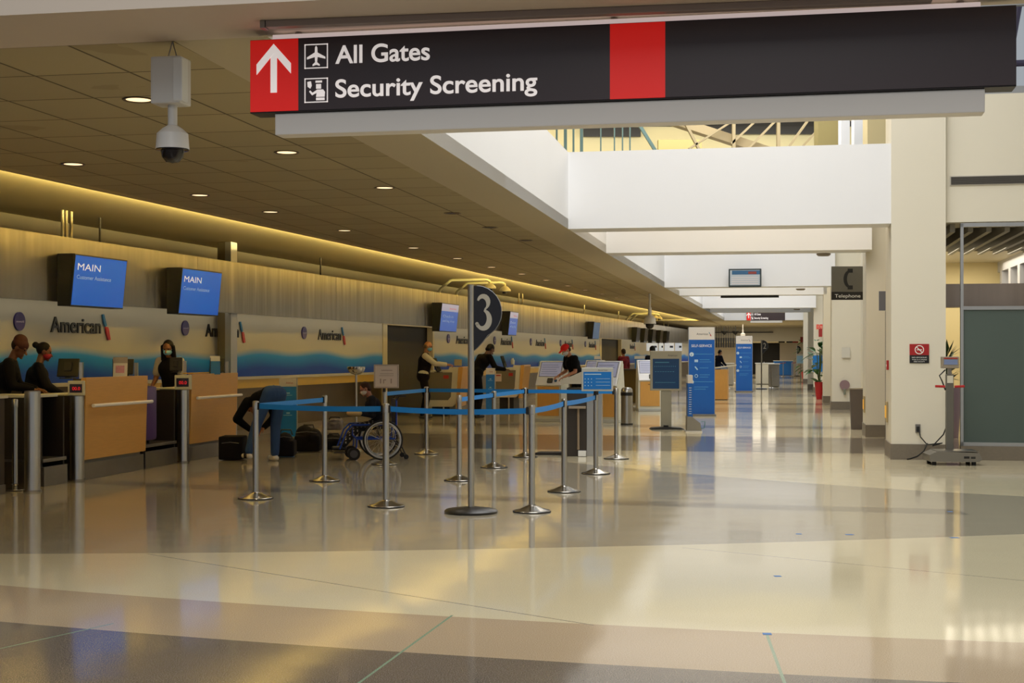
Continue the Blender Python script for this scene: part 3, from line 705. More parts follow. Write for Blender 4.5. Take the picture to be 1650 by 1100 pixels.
uu = (1465.5-CX)/F
import_u = (uu*(20.85*cA) - 20.85*sA)/(cA+uu*sA)
t.location = HL(import_u, 20.85-.001, p0.z)
mesh_obj('red_panel', B1(0, wv, -.012, 0, hv*.42, hv, .002), mat('plate_red', 'a01418', .4), t)
mesh_obj('black_panel', B1(0, wv, -.012, 0, 0, hv*.42, .002), BLACK, t)
rg = BM(); tube(rg, [(wv/2+.058*math.cos(a), -.014, hv*.70+.058*math.sin(a)) for a in [2*math.pi*i/24 for i in range(24)]], .006, 6, True)
box(rg, -.055, .055, -.018, -.012, -.005, .005, M=Matrix.Translation((wv/2, 0, hv*.70)) @ Matrix.Rotation(math.radians(45), 4, 'Y'))
mesh_obj('prohibition_ring', rg, PTXT, t)
mesh_obj('cigarette_symbol', B1(wv/2-.035, wv/2+.035, -.015, -.012, hv*.68, hv*.72), PTXT, t)
put_text('lettering', 'NO SMOKING', t, PTXT, wv*.12, -.013, hv*.27, width=wv*.76, height=.016)
put_text('lettering', 'THIS IS A SMOKE', t, PTXT, wv*.12, -.013, hv*.16, width=wv*.76, height=.013)
put_text('lettering', 'FREE FACILITY', t, PTXT, wv*.22, -.013, hv*.06, width=wv*.56, height=.013)
# ventilation grille
D = 20.0
g0 = AT(1529, 298, 20.05); t = thing('vent_grille', 'long dark vent grille high in the cream cross wall', 'vent', HL(2.33, 20.945, g0.z).to_tuple(), -A)
mesh_obj('frame', B1(0, 3.2, -.012, 0, 0, .135, .003), mat('vent_frame', 'b8b2a6', .5), t)
gr = BM()
for k in range(9): box(gr, .02, 3.18, -.02, -.012, .014+.0125*k, .019+.0125*k)
mesh_obj('slats', gr, mat('vent_slat', '5c5852', .5), t); mesh_obj('backing', B1(.015, 3.185, -.014, -.012, .012, .123), mat('vent_back', '3f3c38', .6), t)
# smoke detectors under beams
for px, py, D, l in ((1327, 408.5, 26.2, 'small grey detector under the beige second beam'), (1290, 476, 40, 'small grey detector under the third beam'), (1284, 504, 57.6, 'small grey detector under the fifth beam')):
    p = AT(px, py, D)
    d_ = mesh_obj('beam_detector', lathe(BM(), [(0, -.05), (.10, -.045), (.13, -.02), (.13, 0), (0, 0)], (0, 0, 0)), mat('detector_grey', '8c8274', .5), loc=(p.x, p.y, 3.35), smooth=True)
    tag(d_, l, 'detector', 'detectors under the beams')
b_ = mesh_obj('underbeam_display', B1(-.9, .9, -.1, .1, -.07, 0, .01), BLACK, loc=AT(1208, 475, 44.6).to_tuple()[:2] + (3.35,), rotz=-A); tag(b_, 'thin dark display box under the fourth beam', 'display')
# ================================================================ COUNTERS, BARRIERS, KIOSKS
HR = -A
def vert(p): return (p.x, p.y, 0)
# ---- stanchions
def stanchion(px, pyc, label, top=1.01):
    p = G(px, pyc)
    t = thing('stanchion', label, 'barrier post', vert(p), random.uniform(-.3, .3), 'belt barrier posts')
    mesh_obj('base', lathe(BM(), [(0, .0), (.172, .0), (.178, .008), (.172, .016), (.12, .028), (.06, .055), (.04, .06), (.034, .07)], n=36), STEELD if False else CHROME2, t, True)
    mesh_obj('rubber_rim', lathe(BM(), [(.175, .0), (.181, .002), (.181, .009), (.176, .011)], n=36), RUBBER, t, True)
    mesh_obj('pole', cyl(BM(), (0, 0, .055), (0, 0, top-.09), .030, n=20), STEEL, t, True)
    mesh_obj('belt_head', lathe(BM(), [(.030, top-.09), (.033, top-.088), (.033, top-.012), (.028, top-.003), (0, top)], n=20), STEEL, t, True)
    return p
CHROME2 = mat('satin_base', 'a8a49c', .22, 1)
ST = {}
for k, px, py, l in [('a', 412, 803, 'steel barrier post nearest the bending person, front left corner of the belts'), ('b', 523, 774.5, 'steel barrier post left of the wheelchair, back left corner of the front belts'),
    ('c', 622, 816, 'steel barrier post directly in front of the wheelchair wheel'), ('d', 687, 731, 'steel barrier post in front of the agent in the dark vest'),
    ('e', 740, 774, 'steel barrier post just left of the number 3 pole base'), ('f', 857, 824.5, 'steel barrier post just right of the number 3 pole, nearest of all'),
    ('g', 796, 753, 'steel barrier post between the number 3 pole and the first kiosk, middle row'), ('h', 846, 736, 'steel barrier post at the back row left of the first kiosk'),
    ('i', 909, 792, 'steel barrier post right of the nearest one, before the dark lectern'), ('k', 993, 739, 'steel barrier post at far right end of the back belt')]:
    ST[k] = stanchion(px, py, l)
ST['0'] = stanchion(24, 789, 'steel barrier post at the far left edge before the first cylinder bollard', 1.0)
# post that carries the small blue sign
ST['j'] = stanchion(960, 763, 'steel barrier post carrying the small blue framed sign', 1.0)
# post behind the wheelchair that carries the white notice
ST['s'] = stanchion(620, 748, 'steel barrier post behind the wheelchair carrying a white notice', 1.0)
def belt(a, b_, label, z=.955, sag=0, m=SKYB):
    p, q = ST[a], ST[b_]; d = (q-p); L = d.length; u = d/L; nrm = Vector((-u.y, u.x, 0))
    t = thing('barrier_belt', label, 'belt', (p+u*.036).to_tuple()[:2]+(z,), math.atan2(u.y, u.x), 'blue retractable belts')
    bm = BM(); N = 14; LL = L-.072
    hw = .026; th = .0012
    rows = []
    for i in range(N+1):
        f = i/N; x = f*LL; zz = -sag*4*f*(1-f)
        rows.append([bm.verts.new((x, s*th, zz+e*hw)) for s, e in ((-1, -1), (1, -1), (1, 1), (-1, 1))])
    for r0, r1 in zip(rows, rows[1:]):
        for k in range(4): bm.faces.new((r0[k], r0[(k+1)%4], r1[(k+1)%4], r1[k]))
    bm.faces.new(rows[0]); bm.faces.new(rows[-1][::-1])
    mesh_obj('webbing', bm, m, t)
    mesh_obj('belt_clip', B1(LL-.02, LL+.005, -.012, .012, -.036, .036, .003), BLACK, t)
    mesh_obj('belt_slot', B1(-.005, .012, -.010, .010, -.038, .038, .003), BLACK, t)
BB = mat('belt_bright', '1a8ae0', .5)
belt('a', 'b', 'bright blue belt from the front left corner post to the post beside the luggage', m=BB)
belt('a', 'c', 'long blue belt crossing in front of the bending person and wheelchair', sag=.012)
belt('c', 'f', 'long blue belt passing behind the number 3 pole at the front', sag=.02)
belt('f', 'i', 'blue belt from the nearest post back to the next one on its right', m=BB, sag=.01)
belt('i', 'j', 'blue belt ending below the small blue framed sign', m=BB, sag=.01)
belt('s', 'd', 'bright blue belt from the white notice post to the vest agent', m=BB)
belt('d', 'h', 'long dark blue belt across the middle podiums at the back')
belt('h', 'k', 'long dark blue belt before the kiosks at the back')
belt('e', 'g', 'bright blue belt behind the number 3 pole, middle row left part', m=BB)
belt('g', 'h', 'bright blue belt behind the number 3 pole, middle row right part', m=BB)

# ---- number 3 pole sign
def lane_pole(px, pyc, label, digit, s=1.0, ztop=2.14, rot=-.06, basecol=True):
    p = G(px, pyc); t = thing('lane_pole_sign', label, 'sign', vert(p), rot, 'numbered lane pole signs')
    mesh_obj('base', lathe(BM(), [(0, 0), (.25, 0), (.252, .02), (.235, .035), (.06, .058), (0, .06)], n=40), mat('base_black', '161412', .35), t, True)
    mesh_obj('pole', cyl(BM(), (0, 0, .05), (0, 0, ztop), .031, n=22), mat('pole_satin', 'aeaaa2', .3, .9), t, True)
    W_, Z0 = .262, ztop-.62
    pts = [(0.025, ztop-.01)]
    R = .245
    for i in range(0, 13):
        a = math.radians(88-13*i); pts.append((.025+.02+(W_-.02)*math.cos(a), ztop-.255+R*math.sin(a)))
    # taper down to the foot of the blade at the pole
    pts.append((.205, ztop-.40)) if False else None
    x_, z_ = pts[-1]
    pts += [(.17, ztop-.455), (.11, ztop-.535), (.06, ztop-.59), (.025, Z0)]
    mesh_obj('blade', prism(BM(), pts, -.012, .012), NAVY, t)
    mesh_obj('blade_rim', tube(BM(), [(x, 0, z) for x, z in pts[1:]], .006, 6), mat('rim_grey', '8c9094', .4), t)
    nb = BM()
    if digit == 3:
        def arc(c, r, a0, a1, n_): return [(c[0]+r[0]*math.cos(math.radians(a0+(a1-a0)*i/n_)), c[1]+r[1]*math.sin(math.radians(a0+(a1-a0)*i/n_))) for i in range(n_+1)]
        cz = ztop-.262; cx = .115
        up = arc((cx-.002, cz+.092), (.050, .062), 160, -62, 14)
        lo = arc((cx-.004, cz-.062), (.062, .085), 70, -150, 16)
        path = up+lo; N = len(path); wd = []
        for i in range(N):
            f = i/(N-1)
            if i < len(up): ff = i/(len(up)-1); wd.append(.006+.016*math.sin(math.pi*min(1, ff*1.05))**1.0+.002)
            else: ff = (i-len(up))/(len(lo)-1); wd.append(.008+.018*math.sin(math.pi*min(1, .08+ff*.9)) + (.005 if ff > .9 else 0))
        L_, R_ = [], []
        for i, (x, z) in enumerate(path):
            a, b_ = path[max(0, i-1)], path[min(N-1, i+1)]; dx, dz = b_[0]-a[0], b_[1]-a[1]; l_ = math.hypot(dx, dz) or 1
            L_.append((x-dz/l_*wd[i], z+dx/l_*wd[i])); R_.append((x+dz/l_*wd[i], z-dx/l_*wd[i]))
        for i in range(N-1):
            prism(nb, [L_[i], L_[i+1], R_[i+1], R_[i]], -.017, -.012)
        ex, ez = path[-1]; prism(nb, [(ex+.017*math.cos(k*math.pi/6), ez+.017*math.sin(k*math.pi/6)) for k in range(12)], -.017, -.012)
        mesh_obj('numeral', nb, mat('numeral_silver', 'b4b0a4', .4), t)
    else:
        nb.free(); put_text('numeral', str(digit), t, mat('numeral_silver'), .07, -.013, ztop-.38, height=.25, width=.13 if digit == 2 else .05, bold=.002)
    return t
lane_pole(759, 826, 'tall lane pole sign with dark teardrop blade and numeral 3', 3)
lane_pole(1227, 626.5, 'small far lane pole sign with dark blade and numeral 2', 2)
lane_pole(1284, 606, 'tiny distant lane pole sign with dark blade and numeral 1', 1)

# ---- frames and small signs
def framed_sign(px0, px1, py0, py1, D, label, body, frame_m, rows, rot=-.05, head=True, airline=True):
    p = AT(px0, py1, D); q = AT(px1, py0, D); w_, h_ = q.x-p.x, q.z-p.z
    t = thing('framed_sign', label, 'sign', p.to_tuple(), rot)
    f = min(.03, w_*.06)
    mesh_obj('frame', B1(0, w_, 0, .035, 0, h_, .006), frame_m, t)
    top = h_*.82 if head else h_-f
    mesh_obj('notice_sheet', B1(f, w_-f, -.003, .001, f, top), body, t)
    if head and airline: put_text('lettering', 'American', t, GTXT, w_*.52, -.002, h_*.87, width=w_*.3, height=h_*.05, depth=.001)
    rb = BM()
    for x0, x1, z, hh in rows: box(rb, w_*x0, w_*x1, -.005, -.003, h_*z, h_*(z+hh))
    mesh_obj('printed_rows', rb, mat('print_pale', 'a8c8e0', .5) if head else mat('print_grey', '9a8a86', .5), t)
    return t, w_, h_
rows = [(.1, .62, .70, .04)] + [(.1+.10*k, .13+.10*k, .5-.14*j, .035) for k in range(3) for j in range(3)] + [(.45, .9, .52-.14*j, .015) for j in range(3)]
t, w_, h_ = framed_sign(937, 988, 592, 630, 17.55, 'small blue notice in a pale frame on top of a barrier post', mat('notice_blue', '0a6cb8', .3), mat('frame_silver', 'b8b8ae', .35, .3), rows)
mesh_obj('bracket', cyl(BM(), (w_*.46, .02, -.045), (w_*.46, .02, 0), .03), BLACK, t)
rows = [(.15, .6, .70, .02)] + [(.13+.06*k, .15+.06*k, .60, .02) for k in range(12)] + [(.15, .8, .2, .01)] + [(.15+.08*k, .2+.08*k, .47, .012) for k in range(8)]
p = G(1073, 691)
t = thing('info_stand', 'grey floor-standing information board with dark blue sheet', 'sign stand', vert(p), -.05)
D = p.y; q0, q1 = AT(1047.5, 629, D), AT(1098, 565, D); x0, x1, z0, z1 = q0.x-p.x, q1.x-p.x, q0.z, q1.z
mesh_obj('base_plate', prism(BM(), [(-.33, 0), (.36, 0), (.30, .03), (.02, .05), (-.02, .05), (-.28, .03)], -.20, .20), BLACK, t)
mesh_obj('base_knob', cyl(BM(), (-.0, -.03, .04), (0, -.03, .075), .05), BLACK, t)
mesh_obj('post', B1(-.10, .11, -.03, .03, .04, z0, .008), mat('stand_grey', '9a9684', .4, .4), t)
mesh_obj('board', B1(x0, x1, -.06, -.02, z0, z1, .01), mat('stand_frame', 'a39d88', .4, .3), t)
ww, hh = x1-x0, z1-z0
sh = mesh_obj('notice_sheet', B1(x0+ww*.08, x1-ww*.08, -.064, -.06, z0+hh*.05, z0+hh*.80), mat('notice_deep_blue', '073a66', .3), t)
rb = BM()
for a in rows: box(rb, x0+ww*a[0], x0+ww*a[1], -.066, -.064, z0+hh*a[2], z0+hh*(a[2]+a[3]))
mesh_obj('printed_rows', rb, mat('print_teal', '4c8aa8', .5), sh)
put_text('lettering', 'American', t, GTXT, x0+ww*.56, -.061, z0+hh*.86, width=ww*.3, height=.04)
t, w_, h_ = framed_sign(603, 643, 587, 625, G(620, 748).y-.0, 'white square notice with printed lines on a post behind the wheelchair', mat('notice_white', 'cfc2bc', .5), mat('notice_frame', 'a89c98', .4), [(.3, .75, .74, .03), (.25, .8, .60, .02), (.22, .8, .52, .02), (.25, .3, .2, .2), (.38, .5, .33, .04), (.38, .42, .2, .16), (.68, .73, .2, .2)], head=False)
mesh_obj('bracket', cyl(BM(), (w_*.42, .015, -.05), (w_*.42, .015, 0), .02), BLACK, t)
t.location.y -= .06
# chrome bowl on a stand
p = AT(574, 0, 22.3)
t = thing('bowl_stand', 'slim chrome stand topped by a round bowl behind the seated person', 'stand', vert(p))
mesh_obj('base', lathe(BM(), [(0, 0), (.15, 0), (.15, .012), (.03, .03), (0, .03)]), CHROME2, t, True)
mesh_obj('pole', cyl(BM(), (0, 0, .02), (0, 0, 1.2), .018), STEEL, t, True)
mesh_obj('bowl', lathe(BM(), [(.02, 1.17), (.07, 1.185), (.12, 1.22), (.14, 1.27), (.142, 1.30), (.134, 1.30), (.12, 1.25), (.05, 1.20), (0, 1.195)]), CHROME, t, True)

# ---- tall blue banners
def banner(px0, px1, pyt, pyb, label, group='blue self-service banners'):
    p = G((px0+px1)/2, pyb-2); D = p.y; w_ = (px1-px0)/F*D; z1 = ZZ(pyt, D)
    t = thing('self_service_banner', label, 'banner', vert(p), -.05, group); x0 = -w_/2; hh = z1-.06
    mesh_obj('base', B1(x0-.03, -x0+.03, -.16, .16, 0, .05, .008), STEELD, t)
    mesh_obj('blue_panel', B1(x0, -x0, -.015, .015, .05, .05+hh*.86, .002), mat('banner_blue', '0a5cb4', .35), t)
    hd = mesh_obj('white_header', B1(x0, -x0, -.015, .015, .05+hh*.86, z1, .002), mat('banner_white', 'dcd6ce', .4), t)
    mesh_obj('side_rail', B1(x0-.014, x0, -.02, .02, .05, z1), ALU, t); mesh_obj('side_rail', B1(-x0, -x0+.014, -.02, .02, .05, z1), ALU, t)
    put_text('lettering', 'American', hd, GTXT, x0+w_*.30, -.0165, .05+hh*.915, width=w_*.45, height=.05, depth=.001)
    a, b_ = BM(), BM(); eagle(a, b_, .10, x0+w_*.78, .05+hh*.90, .0165); mesh_obj('emblem_wing', a, mat('mark_blue'), hd).location.y = -.001; mesh_obj('emblem_wing', b_, mat('mark_red'), hd).location.y = -.001
    put_text('lettering', 'SELF-SERVICE', t, PTXT, x0+w_*.10, -.016, .05+hh*.775, width=w_*.80, height=.062, depth=.001)
    for z in (.69, .37): mesh_obj('number_dot', cyl(BM(), (x0+w_*.11, -.018, .05+hh*z), (x0+w_*.11, -.015, .05+hh*z), .052, n=20), mat('dot_pale', 'c4d8e4', .5), t)
    put_text('numeral', '1', t, BLUE, x0+w_*.09, -.019, .05+hh*.672, width=.014, height=.05, depth=.001)
    put_text('numeral', '2', t, BLUE, x0+w_*.085, -.019, .05+hh*.352, width=.028, height=.05, depth=.001)
    ic = BM(); box(ic, x0+w_*.22, x0+w_*.36, -.018, -.015, .05+hh*.60, .05+hh*.63); mesh_obj('card_icon', ic, mat('icon_pale', 'a8cce8', .5), t); ic = BM()
    box(ic, -.05, .05, -.018, -.015, -.014, .014, M=Matrix.Translation((x0+w_*.29, 0, .05+hh*.53)) @ Matrix.Rotation(.9, 4, 'Y'))
    mesh_obj('tag_icon', ic, mat('icon_pale'), t); ic = BM()
    tube(ic, [(x0+w_*.29+.035*math.cos(k*math.pi/6), -.016, .05+hh*.44+.035*math.sin(k*math.pi/6)) for k in range(12)], .008, 5, True)
    mesh_obj('ring_icon', ic, mat('icon_pale', 'a8cce8', .5), t)
    rb = BM()
    for z, xx in ((.69, .98), (.625, .85), (.60, .92), (.53, .8), (.45, .86), (.425, .8), (.37, .98), (.31, .8), (.285, .7)): box(rb, x0+w_*(.42 if z not in (.31, .285, .69, .37) else .2), x0+w_*(xx-.04), -.017, -.015, .05+hh*z, .05+hh*(z+.006))
    mesh_obj('printed_rows', rb, mat('row_blue', '4a94d0', .5), t)
banner(1110, 1151, 527, 672, 'tall blue SELF-SERVICE banner with white header, nearer one')
banner(1186, 1212, 541, 633.5, 'tall blue SELF-SERVICE banner with white header, farther one beside numeral 2')
# edge-on blue bag sizer with steel foot
p = G(1118, 695); D = p.y
t = thing('bag_sizer', 'narrow blue bag sizer seen edge-on with grey steel wedge foot', 'bag sizer', vert(p), -.05)
sz = D/F
mesh_obj('blue_panel', B1(-11*sz, -3*sz, -.2, .2, ZZ(672, D), ZZ(617, D), .004), mat('banner_blue'), t)
mesh_obj('white_header', B1(-11*sz, -3*sz, -.2, .2, ZZ(617, D), ZZ(604, D), .004), mat('banner_white'), t)
mesh_obj('foot', prism(BM(), [(-12*sz, .02), (-12*sz, .30), (-5*sz, .30), (9*sz, .17), (11*sz, .02)], -.22, .22), mat('foot_grey', '8f8b80', .4, .5), t)
mesh_obj('floor_plate', B1(-14*sz, 12*sz, -.24, .24, 0, .022, .004), WHITE, t)
mesh_obj('handle_loop', tube(BM(), [(10*sz, 0, .05), (17*sz, 0, .07), (18*sz, 0, .2), (12*sz, 0, .19)], .010, 6), mat('loop_teal', '3a7488', .4), t)
tk = BM()
for k in range(12): box(tk, -9*sz, -5*sz, -.202, -.2, .35+.045*k, .358+.045*k)
mesh_obj('scale_marks', tk, PTXT, t)
# other blue bag sizers between podiums
def blue_sizer(px0, px1, pyt, pyb, D, label, rot=0):
    p = AT((px0+px1)/2, 0, D); w_ = (px1-px0)/F*D; z0, z1 = max(.02, ZZ(pyb, D)), ZZ(pyt, D)
    t = thing('bag_sizer', label, 'bag sizer', (p.x, p.y, 0), rot)
    mesh_obj('blue_panel', B1(-w_/2, w_/2, -.02, .02, z0, z0+(z1-z0)*.85, .003), mat('sizer_blue', '1272c4', .35), t)
    hd = mesh_obj('white_header', B1(-w_/2, w_/2, -.02, .02, z0+(z1-z0)*.85, z1, .006), mat('banner_white'), t)
    mesh_obj('edge_strip', B1(w_/2, w_/2+.015, -.025, .025, z0, z1), ALU, t)
    put_text('lettering', 'American', hd, mat('mark_red'), -w_*.1, -.021, z0+(z1-z0)*.90, width=w_*.4, height=.035, depth=.001)
    ic = BM()
    for z in (.70, .5, .36): box(ic, -w_*.25, w_*.25, -.022, -.02, z0+(z1-z0)*z, z0+(z1-z0)*(z+.008)); box(ic, -w_*.08, w_*.12, -.022, -.02, z0+(z1-z0)*(z+.03), z0+(z1-z0)*(z+.05))
    mesh_obj('icons', ic, mat('icon_pale'), t)
    mesh_obj('foot', B1(-w_/2, w_/2, -.2, .2, 0, max(z0, .03), .004), mat('foot_grey'), t)
blue_sizer(450, 478, 608.5, 703, 25.2, 'blue and white bag sizer panel behind the bending person')
blue_sizer(783, 797, 593, 660, 30.5, 'slim blue and white bag sizer right of the number 3 pole')

# ---- check-in counters along the hall
def on_line(D, off=0):    # counter front line
    return Vector((-8.31+.19*D+off*cA, D-off*sA, 0))
def podium(D0, D1, label, off=0):
    "beech counter: front panel towards the hall, grey work top, steel toe"
    p = on_line(D0, off); L = (on_line(D1)-on_line(D0)).length
    t = thing('checkin_counter', label, 'counter', vert(p), HR, 'beech fronted check-in counters')
    fp = BM()
    prism(fp, [(.02, .24), (.055, .24), (.085, 1.19), (.085, 1.215), (.03, 1.215), (.02, 1.19)], 0, L, 'XZ')
    o = mesh_obj('front_panel', fp, WOOD, t)
    mesh_obj('body', prism(BM(), [(-.50, .10), (.0, .10), (.0, 1.18), (-.08, 1.18), (-.10, 1.0), (-.50, .98)], .05, L-.05, 'XZ'), GREYP, t)
    for y0, y1 in ((0, .05), (L-.05, L)):
        mesh_obj('end_frame', prism(BM(), [(-.52, .20), (-.10, .20), (.0, .24), (.02, .30), (.02, 1.2), (-.08, 1.2), (-.10, 1.0), (-.52, .99)], y0, y1, 'XZ'), mat('end_brown', '2c241c', .5), t)
    mesh_obj('worktop', B1(-.56, -.10, .0, L, 1.0, 1.02, .006), PALE, t)
    mesh_obj('toe_kick', B1(-.50, .03, .0, L, 0, .2, .004), STEELD, t)
    hb = BM(); cyl(hb, (.135, .08, .88), (.135, L+.02, .88), .022, n=12)
    b_ = mesh_obj('bump_rail', hb, mat('rail_white', 'ece8e8', .3), t, True)
    br_ = BM()
    for y in (.2, L-.2): cyl(br_, (.07, y, .88), (.135, y, .88), .012, n=8)
    mesh_obj('rail_bracket', br_, STEEL, b_)
    return t
podium(16.82, 18.45, 'beech check-in counter nearest the viewer with white bump rail', .0)
podium(19.83, 21.5, 'second beech check-in counter with black bag in front and yellow folder on top', .0)
# dark counter at the picture's left edge
p = on_line(12.6); t = thing('side_counter', 'dark brown counter end at the far left edge of the photo', 'counter', vert(p), HR)
mesh_obj('body', B1(-.6, 0, 0, 2.65, .1, 1.02, .01), mat('brown_laminate', '3b3026', .5), t); mesh_obj('worktop', B1(-.64, .03, -.02, 2.67, 1.02, 1.05, .006), PALE, t); mesh_obj('toe_kick', B1(-.55, .01, 0, 2.65, 0, .1), STEELD, t)
# bag scale wells between the counters
def scale_well(D0, D1, label, z=.3, shelf=True):
    p = on_line(D0); L = (on_line(D1)-p).length
    t = thing('bag_scale', label, 'scale', vert(p), HR, 'bag scales between the counters')
    mesh_obj('front_plate', B1(-.02, .02, 0, L, 0, .22, .003), STEELD, t)
    mesh_obj('platform', B1(-.75, .01, 0, L, .27, .31, .006), STEELD, t)
    mesh_obj('well_back', B1(-.82, -.76, 0, L, 0, 1.0), mat('well_dark', '16110e', .6), t)
    if shelf: mesh_obj('shelf', B1(-.8, -.1, 0, L, 1.0, 1.03, .006), PALE, t)
    mesh_obj('side_block', B1(-.75, -.02, -.0, .03, 0, 1.0), mat('well_dark'), t); mesh_obj('side_block', B1(-.75, -.02, L-.03, L, 0, 1.0), mat('well_dark'), t)
scale_well(15.98, 16.5, 'bag scale with dark well left of the nearest beech counter')
scale_well(18.52, 19.5, 'bag scale with purple suitcase between the two beech counters', shelf=False)
def bollard(px, py, r, z1, label):
    p = G(px, py); p.y += r; t = thing('steel_bollard', label, 'bollard', vert(p), 0, 'steel cylinder bollards')
    mesh_obj('cylinder', cyl(BM(), (0, 0, .02), (0, 0, z1), r, n=32), STEEL, t, True)
    mesh_obj('floor_collar', cyl(BM(), (0, 0, 0), (0, 0, .02), r+.012, n=32), STEELD, t, True)
    mesh_obj('cap', cyl(BM(), (0, 0, z1), (0, 0, z1+.008), r-.004, n=32), STEELD, t, True)
    return p
bollard(48, 793, .085, 1.085, 'steel cylinder bollard at far left behind the edge barrier post')
pb = bollard(120.5, 775, .085, .995, 'steel cylinder bollard left of the nearest beech counter')
pc = bollard(293, 745, .08, .995, 'steel cylinder bollard between the two beech counters')
def scale_display(p, label, sz):
    t = thing('scale_display', label, 'display', (p.x, p.y, 1.004), .05, 'pale weight displays with red digits')
    mesh_obj('casing', B1(-sz/2, sz/2, -.05, .05, 0, sz*.92, .008), mat('display_cream', 'cfccb0', .4), t)
    mesh_obj('screen', B1(-sz*.38, sz*.38, -.053, -.05, sz*.18, sz*.72), mat('display_dark', '2a1410', .2), t)
    put_text('red_digits', '00.0', t, LED, -sz*.22, -.0545, sz*.34, width=sz*.48, height=sz*.2, depth=.002)
scale_display(pb, 'pale weight display on the bollard left of the nearest beech counter', .19)
scale_display(pc, 'pale weight display on the bollard between the two counters', .22)

# computers and holders on the counters
def computer(px, py_base, D, label, wpx, hpx, tilt=.3, rot=0, post=True):
    p = AT(px, py_base, D); s = D/F; w_, h_ = wpx*s, hpx*s
    t = thing('computer_monitor', label, 'monitor', p.to_tuple(), rot, 'black counter monitors')
    M = Matrix.Translation((0, 0, h_*.12)) @ Matrix.Rotation(-tilt, 4, 'X')
    b = B1(-w_/2, w_/2, 0, .04, 0, h_*.9, .008); b.transform(M); mesh_obj('casing', b, BLACK, t)
    b = B1(-w_*.2, w_*.2, -.025, 0, h_*.25, h_*.7, .008); b.transform(M); mesh_obj('rear_hump', b, DARK, t)
    mesh_obj('stand', B1(-.03, .03, .02, .06, 0, h_*.5), DARK, t); mesh_obj('foot', B1(-w_*.3, w_*.3, -.06, .12, 0, .012, .003), DARK, t)
    if post:
        mesh_obj('side_post', B1(w_*.5+.02, w_*.5+.06, 0, .05, -.04, h_*.78), STEEL, t)
computer(108, 610, 17.5, 'black monitor back beside the red mask agent', 34, 34, .35)
computer(203, 606, 18.6, 'black monitor half hidden behind the pink printed card', 22, 28, .2)
computer(283, 600, 20.6, 'black monitor in front of the blue mask agent', 20, 24, .1)
computer(353, 601, 21.6, 'black monitor behind the blue pamphlet holder', 16, 24, .2)
computer(708, 600, 33, 'black monitor tilted before the vest agent on the middle podium', 11, 26, .5, .9, False)
computer(815, 592, 39.5, 'dark slim monitor on the right middle podium', 7, 20, .4, .9, False)
def holder(px, py, D, label, wpx, hpx, cols, rot=0):
    p = AT(px, py, D); s = D/F; w_, h_ = wpx*s, hpx*s
    t = thing('card_holder', label, 'card holder', p.to_tuple(), rot)
    M = Matrix.Rotation(-.16, 4, 'X')
    b = B1(-w_/2, w_/2, 0, .008, 0, h_, .002); b.transform(M); mesh_obj('card', b, cols[0], t)
    b = B1(-w_/2, w_/2, -.004, 0, h_*.72, h_); b.transform(M); mesh_obj('heading_strip', b, cols[1], t)
    b = B1(-w_*.3, w_*.3, -.004, 0, h_*.25, h_*.6); b.transform(M); mesh_obj('picture', b, cols[2], t)
    mesh_obj('rear_leg', prism(BM(), [(0, 0), (.14, 0), (.0, h_*.9)], -w_/2, -w_/2+.006, 'YZ'), DARK, t)
holder(193, 609, 18.0, 'white printed card with pink picture standing on the nearest counter', 23, 34, (PAPER, mat('card_grey', '8c8484', .5), mat('card_pink', 'c08aa0', .6, noise=.5, nscale=40)), .1)
holder(347, 603, 20.6, 'blue and cream pamphlet holder standing on the second counter', 16, 30, (mat('pamphlet_blue', '2a6fae', .4), PAPER, mat('pamphlet_blue')), .35)
f = mesh_obj('folder', B1(-.02, .14, 0, .9, 0, .014, .003), mat('folder_yellow', 'd8a818', .5), loc=(on_line(20.1, -.15)+Vector((0, 0, 1.216))).to_tuple(), rotz=HR); tag(f, 'flat yellow folder on top of the second beech counter', 'folder')
# purple suitcase in the scale well
p = on_line(18.58, -.24); t = thing('suitcase', 'tall dark purple hard suitcase standing on the scale between counters', 'suitcase', (p.x, p.y, .311), HR)
pu = mat('suitcase_purple', '44286c', .35)
mesh_obj('shell', B1(-.2, .2, .02, .44, .04, .76, .05), pu, t, True)
rb = BM()
for k in range(6): box(rb, -.15+k*.055, -.135+k*.055, .012, .03, .1, .70)
mesh_obj('ribs', rb, mat('suitcase_rib', '3a2054', .35), t); mesh_obj('handle', tube(BM(), [(-.07, .19, .75), (-.07, .19, .80), (.07, .19, .80), (.07, .19, .75)], .012, 8), DARK, t)
for x in (-.13, .13):
    for y in (.08, .3): mesh_obj('wheel', cyl(BM(), (x-.012, y, .025), (x+.012, y, .025), .025), RUBBER, t)

